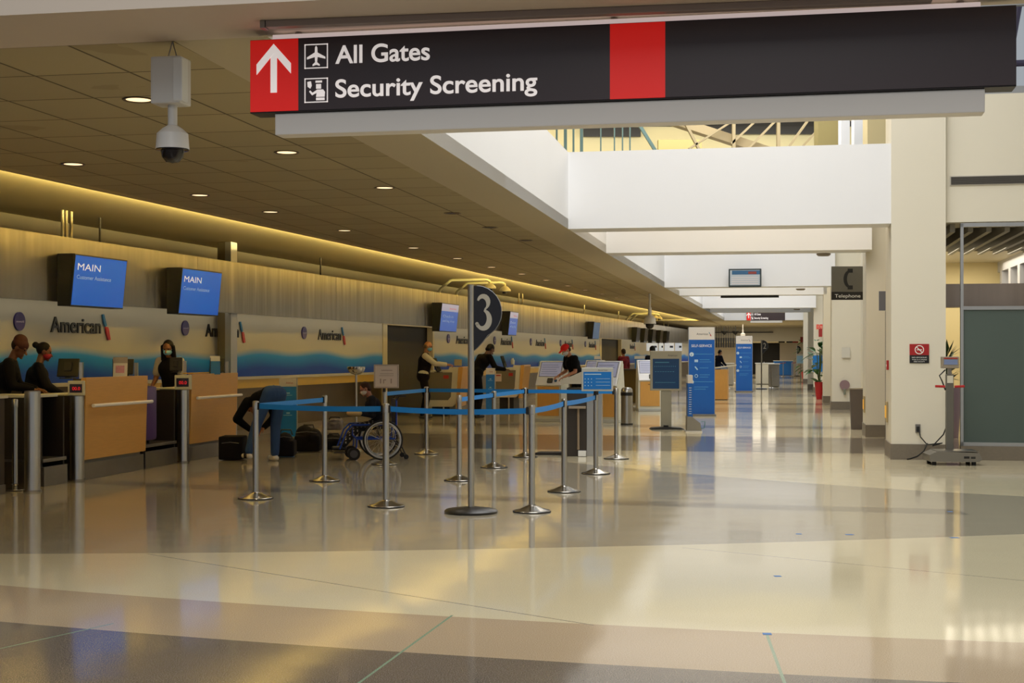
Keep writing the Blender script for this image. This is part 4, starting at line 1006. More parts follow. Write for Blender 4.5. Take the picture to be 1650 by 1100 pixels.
# middle podiums seen end-on
def podium_end(px0, px1, pyt, pyb, D, label, sign=None, rot=-.06):
    p = AT((px0+px1)/2, 0, D); s = D/F; wx = (px1-px0)*s; zt, zb = ZZ(pyt, D), max(.12, ZZ(pyb, D)); L = 1.9
    t = thing('service_podium', label, 'counter', (p.x-wx/2, p.y, 0), rot, 'curved beech and grey podiums')
    mesh_obj('end_frame', prism(BM(), [(0, zb), (wx*.70, zb), (wx*.80, zb+.08), (wx*.87, zt), (wx*.62, zt), (wx*.60, zt-.06), (0, zt-.10)], 0, .05, 'XZ'), PALE, t)
    mesh_obj('end_panel', prism(BM(), [(0, zb+.16), (wx*.58, zb+.16), (wx*.66, zb+.24), (wx*.70, zt-.13), (0, zt-.13)], -.006, .0, 'XZ'), mat('podium_grey', '6c6656', .45), t)
    mesh_obj('body', B1(.02, wx*.75, .05, L-.05, zb+.02, zt-.12), GREYP, t)
    mesh_obj('front_panel', prism(BM(), [(wx*.80, zb-.02), (wx*.88, zb-.02), (wx*1.0, zt-.03), (wx*.99, zt), (wx*.88, zt), (wx*.87, zt-.04)], -.01, L, 'XZ'), WOODV, t)
    mesh_obj('worktop', B1(-.03, wx*.6, 0, L, zt-.12, zt-.095, .004), PALE, t)
    mesh_obj('pedestal', B1(wx*.1, wx*.6, .2, L-.2, 0, zb+.03), DARK, t)
    lg = mesh_obj('leg', cyl(BM(), (wx*.45, .02, 0), (wx*.45, .02, zb), .02), STEEL, t); lg = mesh_obj('leg', cyl(BM(), (wx*.45, L-.05, 0), (wx*.45, L-.05, zb), .02), STEEL, t)
    mesh_obj('red_tag', B1(wx*.45, wx*.6, -.012, -.006, zt-.28, zt-.20), mat('tag_red', 'a01c18', .5), t)
    if sign: 
        sg = mesh_obj('notice', B1(wx*-.02, wx*.2, -.014, -.006, zt-.42, zt-.22), mat('notice_pale', 'c8b8b0', .5), t)
        mesh_obj('notice_heading', B1(wx*.01, wx*.17, -.016, -.014, zt-.28, zt-.25), mat('tag_red'), sg)
podium_end(689, 746, 591, 655, 34.3, 'grey and beech podium end left of the number 3 pole, before the vest agent')
podium_end(799, 845, 588, 640, 36.5, 'grey and beech podium end right of the number 3 pole with red tag', True, -.10)
for px, D, z, l, m_ in ((826, 39, 1.25, 'small white cup on the right middle podium', WHITE), (738, 34.6, 1.25, 'pale paper box on the left middle podium', mat('box_pale', 'a89c84', .6)), (870, wD(870, .05), 1.30, 'clear slim bottle on the wall ledge behind the first kiosk', mat('bottle_pale', 'b8c4d0', .2))):
    p = AT(px, 0, D); b_ = lathe(BM(), [(0, 0), (.05, 0), (.055, .12), (.03, .15), (.028, .18), (0, .18)]) if 'box' not in l else B1(-.09, .09, -.06, .06, 0, .16, .004)
    zt = 1.22 if D < 45 else 1.091
    o = mesh_obj('bottle' if 'bottle' in l else ('cup' if 'cup' in l else 'paper_box'), b_, m_, loc=(p.x, p.y, zt), smooth='box' not in l); tag(o, l, 'bottle' if 'bottle' in l else ('cup' if 'cup' in l else 'box'))

# ---- self-service kiosks
def kiosk(px, pyb, label, rot=-.35, s=1.0, z1=1.34, w_=.50):
    p = G(px, pyb); t = thing('checkin_kiosk', label, 'kiosk', vert(p), rot, 'self-service kiosks'); w = w_/2
    side = [(-.02, .06), (.46, .06), (.46, .55), (.36, 1.22), (.33, z1), (.28, z1), (.02, .84), (-.02, .80)]
    mesh_obj('body', prism(BM(), side, -w+.04, w-.04, 'YZ'), mat('kiosk_cream', 'd2cdb6', .4), t)
    for sx in (-1, 1):
        mesh_obj('side_frame', prism(BM(), [(y-(.0), z+(.012 if z > .5 else 0)) for y, z in side], min(sx*w, sx*(w-.04)), max(sx*w, sx*(w-.04)), 'YZ'), mat('kiosk_side', 'd0cebe', .35), t)
    mesh_obj('door', B1(-w+.05, w-.05, -.035, -.02, .13, .78, .004), WOODV, t)
    mesh_obj('lock', B1(-.05, .02, -.042, -.035, .70, .715), DARK, bpy.data.objects[t.name].children[-1])
    mesh_obj('plinth', B1(-w-.0, w+.0, -.08, .48, 0, .075, .01), mat('kiosk_plinth', 'b8bab4', .35), t)
    # sloping console
    a = math.atan2(z1-.80, .30); ln = math.hypot(z1-.80, .30)
    M = Matrix.Translation((0, -.03, .80)) @ Matrix.Rotation(a, 4, 'X')
    f = B1(-w+.01, w-.01, 0, ln, -.0, .03, .008); f.transform(M); cs = mesh_obj('console', f, mat('kiosk_white', 'eceef2', .3), t)
    f = B1(-w+.06, w-.06, ln*.36, ln-.04, .03, .034); f.transform(M); mesh_obj('touch_screen', f, mat('kiosk_screen', '8e92a8', .15, emit=.28, ecol='a8a8c0'), t)
    f = B1(-w+.045, w-.045, ln*.34, ln-.028, .029, .0325); f.transform(M); mesh_obj('screen_bezel', f, mat('bezel_grey', '5c5c66', .3), cs)
    f = B1(-.02, .10, ln*.08, ln*.26, .03, .07, .006); f.transform(M); mesh_obj('card_reader', f, BLACK, t)
    f = cyl(BM(), (.17, ln*.18, .03), (.17, ln*.18, .04), .035); f.transform(M); mesh_obj('scan_window', f, mat('scan_blue', '15507c', .2), t)
    rb = BM()
    for k in range(5): f = box(rb, -w+.09, w-.12-.03*(k%3), ln*(.45+.09*k), ln*(.465+.09*k), .034, .0345)
    rb.transform(M); mesh_obj('screen_rows', rb, mat('rows_grey', '5c6078', .5), t)
    return t
kiosk(884, 679, 'self-service kiosk with beech door, nearest one right of the number 3 sign', -.42, w_=.62)
kiosk(974, 681, 'self-service kiosk with beech door behind the small blue sign', -.46, w_=.60)
kiosk(953, 665, 'self-service kiosk mostly hidden behind the small blue sign', -.42, w_=.5)
kiosk(1047, 662, 'self-service kiosk behind the grey information board', .06, w_=.62)
# cylinder bin beside the kiosk
p = G(1010, 684); t = thing('waste_bin', 'slim steel cylinder bin with black band beside the second kiosk', 'bin', vert(p))
mesh_obj('body', cyl(BM(), (0, 0, .02), (0, 0, .66), .125, n=28), STEEL, t, True); mesh_obj('black_band', cyl(BM(), (0, 0, .62), (0, 0, .69), .132, n=28), BLACK, t, True)
mesh_obj('lid', lathe(BM(), [(.125, .69), (.12, .75), (.09, .79), (0, .80)]), STEEL, t, True); mesh_obj('foot_ring', cyl(BM(), (0, 0, 0), (0, 0, .03), .13, n=28), BLACK, t, True)
# dark lectern with mat
p = G(943, 735); D = p.y; s = D/F
t = thing('lectern', 'dark brown and steel lectern with wide sloping pale top behind the small sign', 'lectern', (p.x, p.y, 0), -.10)
mesh_obj('body', B1(-.27, .02, 0, .45, .0, 1.0, .005), mat('lectern_brown', '2e251b', .4), t)
mesh_obj('steel_side', B1(.02, .24, -.01, .46, 0, 1.02, .005), STEEL, t)
mesh_obj('shelf_post', cyl(BM(), (-.10, -.04, .1), (-.10, -.04, .72), .018), mat('post_tan', '8c7a64', .4), t)
mesh_obj('shelf', B1(-.24, .01, -.10, 0, .70, .735, .006), mat('shelf_tan', '9c8c78', .4), t)
mesh_obj('top', prism(BM(), [(-.36, 1.06), (.30, 1.06), (.34, 1.10), (-.06, 1.235), (-.37, 1.10)], -.06, .52, 'XZ'), mat('lectern_top', 'a39a86', .45), t)
mesh_obj('white_foot', B1(-.10, .015, -.08, -.0, .005, .085, .003), WHITE, t)
cb_ = mesh_obj('power_cord', tube(BM(), [(-.27, -.02, .7), (-.30, -.04, .4), (-.28, -.03, .15), (-.29, -.02, .02)], .006, 6), BLACK, t)
pm_ = G(890, 732); m_ = mesh_obj('floor_mat', prism(BM(), [(-.26, -.12), (.40, -.16), (.44, .16), (-.18, .20)], 0, .035, 'XY'), mat('mat_black', '1a1512', .7), loc=vert(pm_)); tag(m_, 'flat black floor mat left of the dark lectern', 'mat')

# ---- luggage beside the bending person
def bag(px, py, w_, h_, d_, label, col, kind='duffel_bag', rot=0, cat='bag', bev=.06):
    p = G(px, py); t = thing(kind, label, cat, vert(p), rot)
    if kind == 'suitcase': bb = B1(-w_/2, w_/2, 0, d_, 0.01, h_, bev)
    else:
        bb = BM(); rr = random.Random(int(px)); box(bb, -w_*.46, w_*.46, d_*.06, d_*.94, .01, h_*.62, .03)
        for q_ in range(5): ell(bb, (w_*rr.uniform(-.22, .22), d_*rr.uniform(.35, .65), h_*rr.uniform(.5, .62)), (w_*rr.uniform(.25, .34), d_*.42, h_*rr.uniform(.28, .38)))
        bb = remesh(bb, .014, 6)
        for v_ in bb.vertices: v_.co.z = max(.002, v_.co.z)
    mesh_obj('body', bb, mat('bag_%s' % col, col, .75, spec=.15, noise=.25, nscale=20, bump=.3), t, True)
    mesh_obj('zip_line', tube(BM(), [(-w_/2+.05, -.002, h_*.72), (0, -.008, h_*.76), (w_/2-.05, -.002, h_*.72)], .006, 6), mat('zip_grey', '4a4a4c', .5), t)
    mesh_obj('handle', tube(BM(), [(-.09, d_*.5, h_*.8), (-.07, d_*.5, h_*.98), (.07, d_*.5, h_*.98), (.09, d_*.5, h_*.8)], .012, 6), DARK, t)
    return t
bag(371, 742, .34, .34, .4, 'black suitcase lying against the second beech counter', '0e0c0e', 'suitcase', cat='suitcase', bev=.03)
bag(458, 737, .30, .40, .35, 'dark bag standing just right of the bending person', '141218', bev=.08)
bag(494, 729, .42, .42, .4, 'larger black bag behind the left barrier belts', '100e10', bev=.12)
bag(536, 726, .32, .26, .3, 'low black bag at the right end of the luggage', '0b0a0c', bev=.05)
t = bag(538, 722, .28, .22, .22, 'grey backpack lying on top of the low black bag', '6a6668', 'backpack', bev=.09)
t.location = (t.location.x, t.location.y, .275)
t.children[0].data.materials[0] = mat('backpack_grey', '6e6a6c', .7, noise=.4, nscale=30)

# ---- right hand side objects
# platform scale
p = G(1541, 750); D = p.y; s = D/F
t = thing('platform_scale', 'grey platform luggage scale with column display beside the cream column', 'scale', vert(p), -.10)
mesh_obj('platform', prism(BM(), [(-.34, .05), (.30, .05), (.34, .09), (.30, .17), (-.24, .19), (-.35, .14)], .0, .5, 'XZ'), mat('scale_grey', '78746c', .4, .4), t)
mesh_obj('deck_plate', B1(-.25, .30, .02, .48, .185, .195, .003), STEELD, t)
for x in (-.28, .24):
    for y in (.06, .42): mesh_obj('foot', cyl(BM(), (x, y, 0), (x, y, .05), .03), RUBBER, t)
mesh_obj('column', B1(-.055, .045, .38, .46, .17, 1.22, .008), mat('scale_column', '6a675f', .4, .5), t)
hd = mesh_obj('display_head', B1(-.12, .11, .34, .46, 1.30, 1.46, .012), mat('scale_head', '8e8474', .4), t)
mesh_obj('display_window', B1(-.095, .085, .334, .34, 1.35, 1.42), mat('display_blue_grey', '6c7a9c', .2, emit=.1), hd)
mesh_obj('display_stripe', B1(-.095, .085, .334, .34, 1.43, 1.445), mat('tag_red'), hd)
mesh_obj('neck', B1(-.03, .02, .40, .44, 1.2, 1.31), STEELD, t)
mesh_obj('label_plate', B1(-.045, .035, .374, .38, 1.1, 1.2), PALE, t)
gr = BM(); cyl(gr, (-.20, .40, 1.055), (-.07, .40, 1.05), .017, n=10); mesh_obj('red_grip', gr, mat('grip_red', 'b01818', .4), t)
gr = BM(); cyl(gr, (.06, .40, 1.05), (.19, .40, 1.055), .017, n=10); mesh_obj('red_grip', gr, mat('grip_red'), t)
mk = BM(); box(mk, .10, .17, -.004, .004, .095, .125); box(mk, .19, .25, -.004, .004, .11, .12); box(mk, .19, .25, -.004, .004, .095, .105); mesh_obj('front_marks', mk, BLACK, t)
mesh_obj('cable_cluster', tube(BM(), [(-.06, .42, 1.28), (-.14, .42, 1.2), (-.10, .43, 1.12), (-.06, .42, 1.0)], .01, 6), BLACK, t)
# outlet and cord on the column
def onface(px, py, u_, v_):
    q = (px-CX)/F; u = (q*(v_*cA) - v_*sA)/(cA+q*sA); P = HL(u, v_); return HL(u, v_, ZZ(py, P.y))
o_ = onface(1479, 690, 0, 20.84); t = thing('wall_outlet', 'small steel wall outlet low on the cream column with plug', 'outlet', o_.to_tuple(), -A)
mesh_obj('cover_plate', B1(-.035, .035, -.008, .004, -.06, .06, .003), STEELD, t); mesh_obj('plug', B1(-.022, .02, -.05, -.008, -.045, .03, .006), BLACK, t)
a0 = o_ + Vector((0, -.06, -.02)); 
pts = [a0, Vector((a0.x+.01, a0.y-.03, .33)), Vector((a0.x+.10, a0.y-.05, .22)), Vector((a0.x+.30, a0.y-.08, .245)), AT(1503, 718, 19.85), AT(1520, 700, 19.8), AT(1530, 675, 19.75), AT(1534, 655, 19.6)]
c_ = mesh_obj('power_cord', tube(BM(), pts, .009, 8), BLACK, smooth=True); tag(c_, 'black power cord running from the column outlet up to the scale', 'cord')
pts = [Vector((a0.x+.10, a0.y-.06, .235)), AT(1488, 727, 19.7), AT(1478, 735, 19.6), AT(1465, 739.5, 19.55)]
c_ = mesh_obj('power_cord', tube(BM(), pts+[pts[-1]+Vector((-.03, -.02, 0))], .011, 8), BLACK, smooth=True); tag(c_, 'loose black cord end lying on the floor by the first column', 'cord')
# lit switch plates on column sides
for px, py, u_, v_, l in ((1430.5, 663, 1.52, 21.6, 'glowing amber switch plate on the side of the first column'), (1391, 651, 1.49, 26.9, 'glowing amber switch plate on the side of the second column')):
    P = HL(u_-.004, v_); z = ZZ(py, P.y)
    t = thing('switch_plate', l, 'switch', (P.x, P.y, z), -A); mesh_obj('plate', B1(-.02, 0, -.16, .16, -.15, .15, .004), mat('plate_tan', 'a89468', .4), t); mesh_obj('amber_lens', B1(-.03, -.02, -.09, .09, -.09, .09, .004), mat('amber', 'd8a030', .3, emit=.5), t)
# small projecting sign and red pull station by the first column
t = thing('projecting_sign', 'grey projecting sign bracket at the dark opening beside the first column', 'sign', HL(1.50, 22.7, 2.17).to_tuple(), -A)
mesh_obj('panel', B1(-.03, .12, 0, .04, 0, .30, .004), mat('grey_blue', '6c6c74', .4), t); mesh_obj('bracket', B1(.12, .2, .0, .03, .2, .26), STEELD, t)
t = thing('door_leaf', 'dark door leaf standing open between the first two columns', 'door', HL(1.56, 22.6, 0).to_tuple(), -A)
mesh_obj('leaf', B1(0, .7, 0, .05, .01, 2.16, .003), mat('door_black', '0d0c0b', .4), t); mesh_obj('handle', cyl(BM(), (.08, -.05, .95), (.08, -.05, 1.15), .012), STEEL, t)
P = HL(1.519, 21.35); t = thing('fire_pull', 'small red fire pull station on the side of the first column', 'alarm', (P.x, P.y, ZZ(588, P.y)), -A); mesh_obj('body', B1(-.03, 0, -.05, .05, -.07, .07, .004), mat('alarm_red', '9c201c', .4), t); mesh_obj('pull_bar', B1(-.036, -.03, -.03, .03, -.02, .01), PTXT, t)
# stone bin by second column
p = G(1380, 692); t = thing('tall_bin', 'tall brown square bin with pale lid before the third column', 'bin', vert(p), -A)
mesh_obj('body', prism(BM(), [(-.09, 0), (.12, 0), (.13, .80), (-.12, .80)], 0, .4, 'XZ'), mat('bin_brown', '5b5048', .5), t); mesh_obj('lid', B1(-.13, .14, -.01, .41, .80, .83, .008), mat('bin_lid', 'a09684', .4), t)
# round gong shaped phone on third column
o_ = onface(1361, 620, 0, 39.55); t = thing('round_wall_plate', 'round mauve plate with short stem on the third column', 'plate', o_.to_tuple(), -A)
mesh_obj('disc', cyl(BM(), (0, 0, 0), (0, -.04, 0), .135, n=28), mat('plate_mauve', '8c7276', .4), t, True); mesh_obj('stem', B1(-.03, .03, -.06, -.01, -.26, -.10, .01), mat('plate_green_grey', '7c8070', .4), t)
o_ = onface(1363, 568, 0, 39.55); n_ = mesh_obj('paper_notice', B1(-.11, .11, -.006, .004, -.14, .14), mat('notice_faint', 'cfccc0', .6), loc=o_.to_tuple(), rotz=-A); tag(n_, 'faint white paper notice taped to the third column', 'notice')
# fire alarm boxes on far columns
for px, py, D, l in ((1322, 536, 55.8, 'red fire alarm box below the EXIT sign'), (1338.5, 590, 44.6, 'dark red panel on the edge of the fourth column')):
    p = AT(px, py, D); o = mesh_obj('alarm_box', B1(-.07, .07, -.05, .05, -.16, .16, .01), mat('alarm_red', '9c201c', .4), loc=p.to_tuple(), rotz=-A); tag(o, l, 'alarm')
# potted plants
def plant(px, pyb, label, potw, poth, leafh, spread, D=None, n_=26, seed=3):
    rnd = random.Random(seed); p = G(px, pyb); t = thing('potted_plant', label, 'plant', vert(p))
    s = p.y/F; r = potw*s/2; h = poth*s
    mesh_obj('pot', lathe(BM(), [(0, 0), (r*.62, 0), (r*.78, h*.3), (r*.95, h*.8), (r*1.02, h), (r*.9, h), (r*.86, h*.92), (0, h*.9)]), mat('pot_red', 'b01420', .3), t, True)
    mesh_obj('soil', cyl(BM(), (0, 0, h*.85), (0, 0, h*.92), r*.85), mat('soil', '2a2018', .9), t)
    lv = BM(); H_ = leafh*s; st = BM()
    for i in range(n_):
        a = rnd.uniform(0, 6.283); zz = h*.92 + H_*rnd.uniform(.05, .95); rr = spread*s*rnd.uniform(.15, .6)
        base = Vector((rr*.4*math.cos(a), rr*.4*math.sin(a), max(h*.9, zz-.15))); tip = Vector((rr*math.cos(a), rr*math.sin(a), zz))
        if i % 3 == 0: tube(st, [(0, 0, h*.88), (base.x*.6, base.y*.6, (base.z+h)/2), base], .010, 5)
        L = rnd.uniform(.35, .6); el = rnd.uniform(-.2, .9); d = Vector((math.cos(a)*math.cos(el), math.sin(a)*math.cos(el), math.sin(el))); sd = d.cross(Vector((0, 0, 1))).normalized()
        prev = None
        for k in range(6):
            f = k/5; wd = .10*math.sin(math.pi*(.08+.9*f)); c = base+(d*L*f)+Vector((0, 0, -.14*L*f*f*3)) + (tip-base)*.5
            cur = (lv.verts.new(c-sd*wd), lv.verts.new(c+Vector((0, 0, -wd*.3))), lv.verts.new(c+sd*wd))
            if prev: lv.faces.new((prev[0], prev[1], cur[1], cur[0])); lv.faces.new((prev[1], prev[2], cur[2], cur[1]))
            prev = cur
    mesh_obj('foliage', lv, mat('leaf_green', '2c5a20', .5, noise=.4, nscale=9), t); mesh_obj('stems', st, mat('stem_green', '4a5a2c', .6), t)
plant(1320, 643, 'leafy potted plant in a tall red pot by the blue poster, nearer one', 15, 28, 78, 34, n_=46, seed=5)
plant(1298, 612.5, 'leafy potted plant in a short red pot, farther one', 15, 16, 54, 24, n_=34, seed=8)
# blue poster on stand behind plants, white one farther
for px0, px1, py0, py1, D, l, m_ in ((1308, 1330, 568, 600, 52, 'blue framed poster on a stand behind the nearer potted plant', mat('notice_blue')), (1283, 1297, 570, 586, 78, 'pale blue poster on a stand by the far potted plant', mat('poster_pale', '8cb4cc', .5))):
    p = AT(px0, 0, D); q = AT(px1, 0, D); z0, z1 = ZZ(py1, D), ZZ(py0, D)
    t = thing('poster_stand', l, 'poster', vert(p), 0)
    mesh_obj('frame', B1(0, q.x-p.x, 0, .04, z0, z1, .006), mat('frame_silver'), t); mesh_obj('poster', B1(.03, q.x-p.x-.03, -.004, 0, z0+.03, z1-.10), m_, t)
    rb = BM()
    for k in range(4): box(rb, .08, (q.x-p.x)*.7, -.006, -.004, z0+.12+.09*k, z0+.13+.09*k)
    mesh_obj('printed_rows', rb, mat('row_blue'), t)
    mesh_obj('post', B1((q.x-p.x)/2-.02, (q.x-p.x)/2+.02, .005, .035, .02, z0), STEELD, t); mesh_obj('foot', B1((q.x-p.x)/2-.2, (q.x-p.x)/2+.2, -.12, .16, 0, .02), STEELD, t)
# blue tape marks on the floor
for i, (px, py, w_, l) in enumerate([(1253, 928, 11, 'blue tape mark alone on the pale floor band'), (1236, 1021, 14, 'blue tape mark at the end of the green floor joint'), (1287, 860, 9, 'left of two small blue tape marks on the grey floor band'), (1369, 861, 13, 'right of two small blue tape marks on the grey floor band'), (1538, 866, 14, 'blue tape mark right of all the others on the pale band'), (1531, 824, 8, 'tiny blue tape mark on the dark floor stripe')]):
    p = G(px, py); hw = w_/F*p.y/2
    o = mesh_obj('tape_mark', B1(-hw, hw, -.025, .025, 0, .0012), mat('tape_blue', '2f6aa8', .6), loc=vert(p), rotz=random.uniform(-.1, .1)); tag(o, l, 'tape', 'blue tape marks on the floor')

# ---- far part of the hall
def far_post(px, pyc, k):
    p = G(px, pyc); t = thing('stanchion', k, 'barrier post', vert(p), 0, 'distant belt barrier posts')
    mesh_obj('base', lathe(BM(), [(0, 0), (.17, 0), (.17, .015), (.04, .05), (0, .05)], n=16), CHROME2, t); mesh_obj('pole', cyl(BM(), (0, 0, .05), (0, 0, 1.0), .03, n=10), STEEL, t); return p
fp = [(1150, 630), (1160, 622), (1172, 626), (1181, 617), (1220, 612), (1231, 604.5), (1243, 625), (1236, 618), (1246, 611), (1262, 607), (1269, 603), (1276, 607), (1283, 604)]
wd = ['beside the near blue banner edge', 'second right of the near blue banner', 'midway between the two blue banners', 'just left of the far blue banner', 'just right of the far blue banner', 'behind the numeral 2 pole', 'right at the foot of the numeral 2 pole', 'second right of the numeral 2 pole', 'under the red tape, left part', 'under the red tape before the doorway', 'under the red tape, middle of doorway', 'under the red tape, right of doorway', 'farthest right by the numeral 1 sign']
FP = [far_post(x, y, 'distant steel barrier post ' + d_) for (x, y), d_ in zip(fp, wd)]
def far_belt(i, j, l, m_):
    p, q = FP[i], FP[j]; d = q-p; L = d.length
    o = mesh_obj('barrier_belt', B1(.03, L-.03, -.002, .002, -.03, .03), m_, loc=(p.x, p.y, .93), rotz=math.atan2(d.y, d.x)); tag(o, l, 'belt', 'distant belts')
RB = mat('belt_red', 'a81828', .5)
far_belt(0, 2, 'distant blue belt between the banners, lower', BLUE); far_belt(1, 3, 'distant blue belt between the banners, upper', BLUE)
far_belt(4, 9, 'distant red belt behind numeral 2', RB); far_belt(9, 10, 'distant red belt before the dark doorway, left', RB); far_belt(11, 12, 'distant red belt before the dark doorway, right', RB)
for px, D, w_, l, m_ in ((1167, 70, .9, 'distant white partition between the two blue banners', mat('partition_grey', 'a8a49c', .5)), (1232, 72, .9, 'distant pale desk behind the numeral 2 sign', PALE), (1262, 104, 1.4, 'distant blue desk before the dark doorway', BLUE), (1247, 66, .5, 'distant grey cabinet right of the numeral 2 pole', STEELD)):
    p = AT(px, 0, D); t = thing('far_desk', l, 'desk', vert(p), HR); mesh_obj('body', B1(-w_/2, w_/2, 0, .6, .02, 1.05, .02), m_, t); mesh_obj('worktop', B1(-w_/2-.03, w_/2+.03, -.03, .63, 1.05, 1.09, .006), WHITE, t); mesh_obj('plinth', B1(-w_/2+.05, w_/2-.05, .05, .55, 0, .02), DARK, t)
for px, D, l in ((1160, 47, 'angled pale desk with beech side right of the near banner'), ):
    p = AT(px, 0, D); t = thing('far_podium', l, 'counter', (p.x, p.y, 0), HR); mesh_obj('body', B1(-.2, .25, 0, 1.2, .02, 1.0), WOODV, t); mesh_obj('top', prism(BM(), [(-.45, 1.0), (.5, 1.12), (.5, 1.16), (-.45, 1.04)], 0, 1.2), PALE, t); mesh_obj('pedestal', B1(-.18, .22, .02, 1.18, 0, .02), DARK, t)
# far hanging screens and counters behind the banner
for k in range(9):
    px = 1154+k*3.9; p = AT(px, 0, 92); t = thing('hanging_screen', 'tiny dark hanging screen in the far row, %s from the left' % ['first', 'second', 'third', 'fourth', 'fifth', 'sixth', 'seventh', 'eighth', 'ninth'][k], 'monitor', (p.x, p.y, 1.98), HR, 'far row of dark screens')
    mesh_obj('casing', B1(-.05, .05, 0, .6, 0, .62), BLACK, t); mesh_obj('hanger', cyl(BM(), (0, .3, .62), (0, .3, 1.37), .015, n=6), DARK, t)
for px, l in ((1167, 'left dark cone speaker on the far ceiling beam'), (1185, 'right dark cone speaker on the far ceiling beam')):
    p = AT(px, 0, 90); o = mesh_obj('cone_speaker', lathe(BM(), [(0, -.25), (.05, -.22), (.22, -.02), (.22, 0), (0, 0)]), BLACK, loc=(p.x, p.y, 3.0), smooth=True); tag(o, l, 'speaker', 'far ceiling speakers')
    o2 = mesh_obj('hanger', cyl(BM(), (0, 0, 0), (0, 0, .349), .012, n=6), DARK, o)
# white lightboxes of the far airline desks
for k, (px0, px1, D, l) in enumerate([(1042, 1060, 70, 'first far white lightbox panel over the desks'), (1062, 1069, 72, 'second far white lightbox panel over the desks'), (1071, 1086, 76, 'third far white lightbox panel over the desks'), (1088, 1099, 81, 'fourth far white lightbox panel over the desks')]):
    p, q = AT(px0, 0, D), AT(px1, 0, D); z0, z1 = ZZ(565, D), ZZ(552.5, D)
    t = thing('far_lightbox', l, 'lightbox', (p.x, p.y, z0), 0, 'far white lightboxes'); mesh_obj('panel', B1(0, q.x-p.x, 0, .1, 0, z1-z0), mat('lightbox', 'c4ccd8', .4, emit=.55), t)
    mesh_obj('logo_mark', B1((q.x-p.x)*.55, (q.x-p.x)*.9, -.01, 0, (z1-z0)*.4, (z1-z0)*.65), mat('mark_navy', '1c3050', .4), t)
    mesh_obj('support', cyl(BM(), ((q.x-p.x)/2, .05, -z0), ((q.x-p.x)/2, .05, 0), .03, n=6), DARK, t)
for px, D, l in ((1031, 46, 'small blue tent card on the counter behind the third kiosk'), (963, 42, 'small blue bottle-like card on the counter behind the second kiosk')):
    p = AT(px, 0, D); z0 = ZZ(584, D); t = thing('tent_card', l, 'card', (p.x, p.y, 1.05), 0)
    mesh_obj('card', prism(BM(), [(-.03, 0), (.10, 0), (.035, .40)], -.09 if px < 1000 else -.16, .09 if px < 1000 else .16, 'YZ'), mat('sizer_blue'), t); mesh_obj('white_top', prism(BM(), [(-.001+.02, .31), (.05, .31), (.035, .405)], -.10 if px < 1000 else -.17, .10 if px < 1000 else .17, 'YZ'), WHITE, t)
p = AT(1000, 0, 45); t = thing('long_counter', 'dark gold fronted counter behind the second and third kiosks', 'counter', (p.x-1.6, p.y, 0), HR)
mesh_obj('body', B1(0, 2.6, 0, .6, 0, 1.0), mat('gold_dark', '5c4a1c', .35, .4), t); mesh_obj('worktop', B1(-.05, 2.65, -.05, .65, 1.0, 1.05, .005), mat('brown_laminate'), t)
for px, l, D in ((1002.5, 'tall thin white post right of the steel bin', 38), (1026, 'thin white rod left of the third kiosk', 41)):
    p = AT(px, 0, D); o = mesh_obj('slim_post', cyl(lathe(BM(), [(0, 0), (.1, 0), (.1, .02), (0, .03)]), (0, 0, .02), (0, 0, 1.25), .035 if px < 1010 else .018), WHITE, loc=vert(p), smooth=True); tag(o, l, 'post')
# plants and things seen through the opening beside the scale
p = HL(2.9, 26.5); t = thing('potted_plant', 'dark leafy plant behind the glass beside the platform scale', 'plant', (p.x, p.y, 0))
mesh_obj('pot', lathe(BM(), [(0, 0), (.2, 0), (.25, .9), (0, .88)]), mat('planter_lilac', '8c7c90', .5), t, True)
lv = BM(); rnd = random.Random(4)
for i in range(60):
    a = rnd.uniform(0, 6.28); e = rnd.uniform(-.3, 1.3); d = Vector((math.cos(a)*math.cos(e), math.sin(a)*math.cos(e), math.sin(e))); b0 = Vector((0, 0, 1.0+rnd.uniform(0, .5))); sd = d.cross(Vector((0, 0, 1))).normalized()*.04
    m0 = b0+d*.15; m1 = b0+d*.32; v = [lv.verts.new(x) for x in (b0, m0-sd, m1, m0+sd)]; lv.faces.new(v)
mesh_obj('foliage', lv, mat('leaf_dark', '28401f', .5), t)
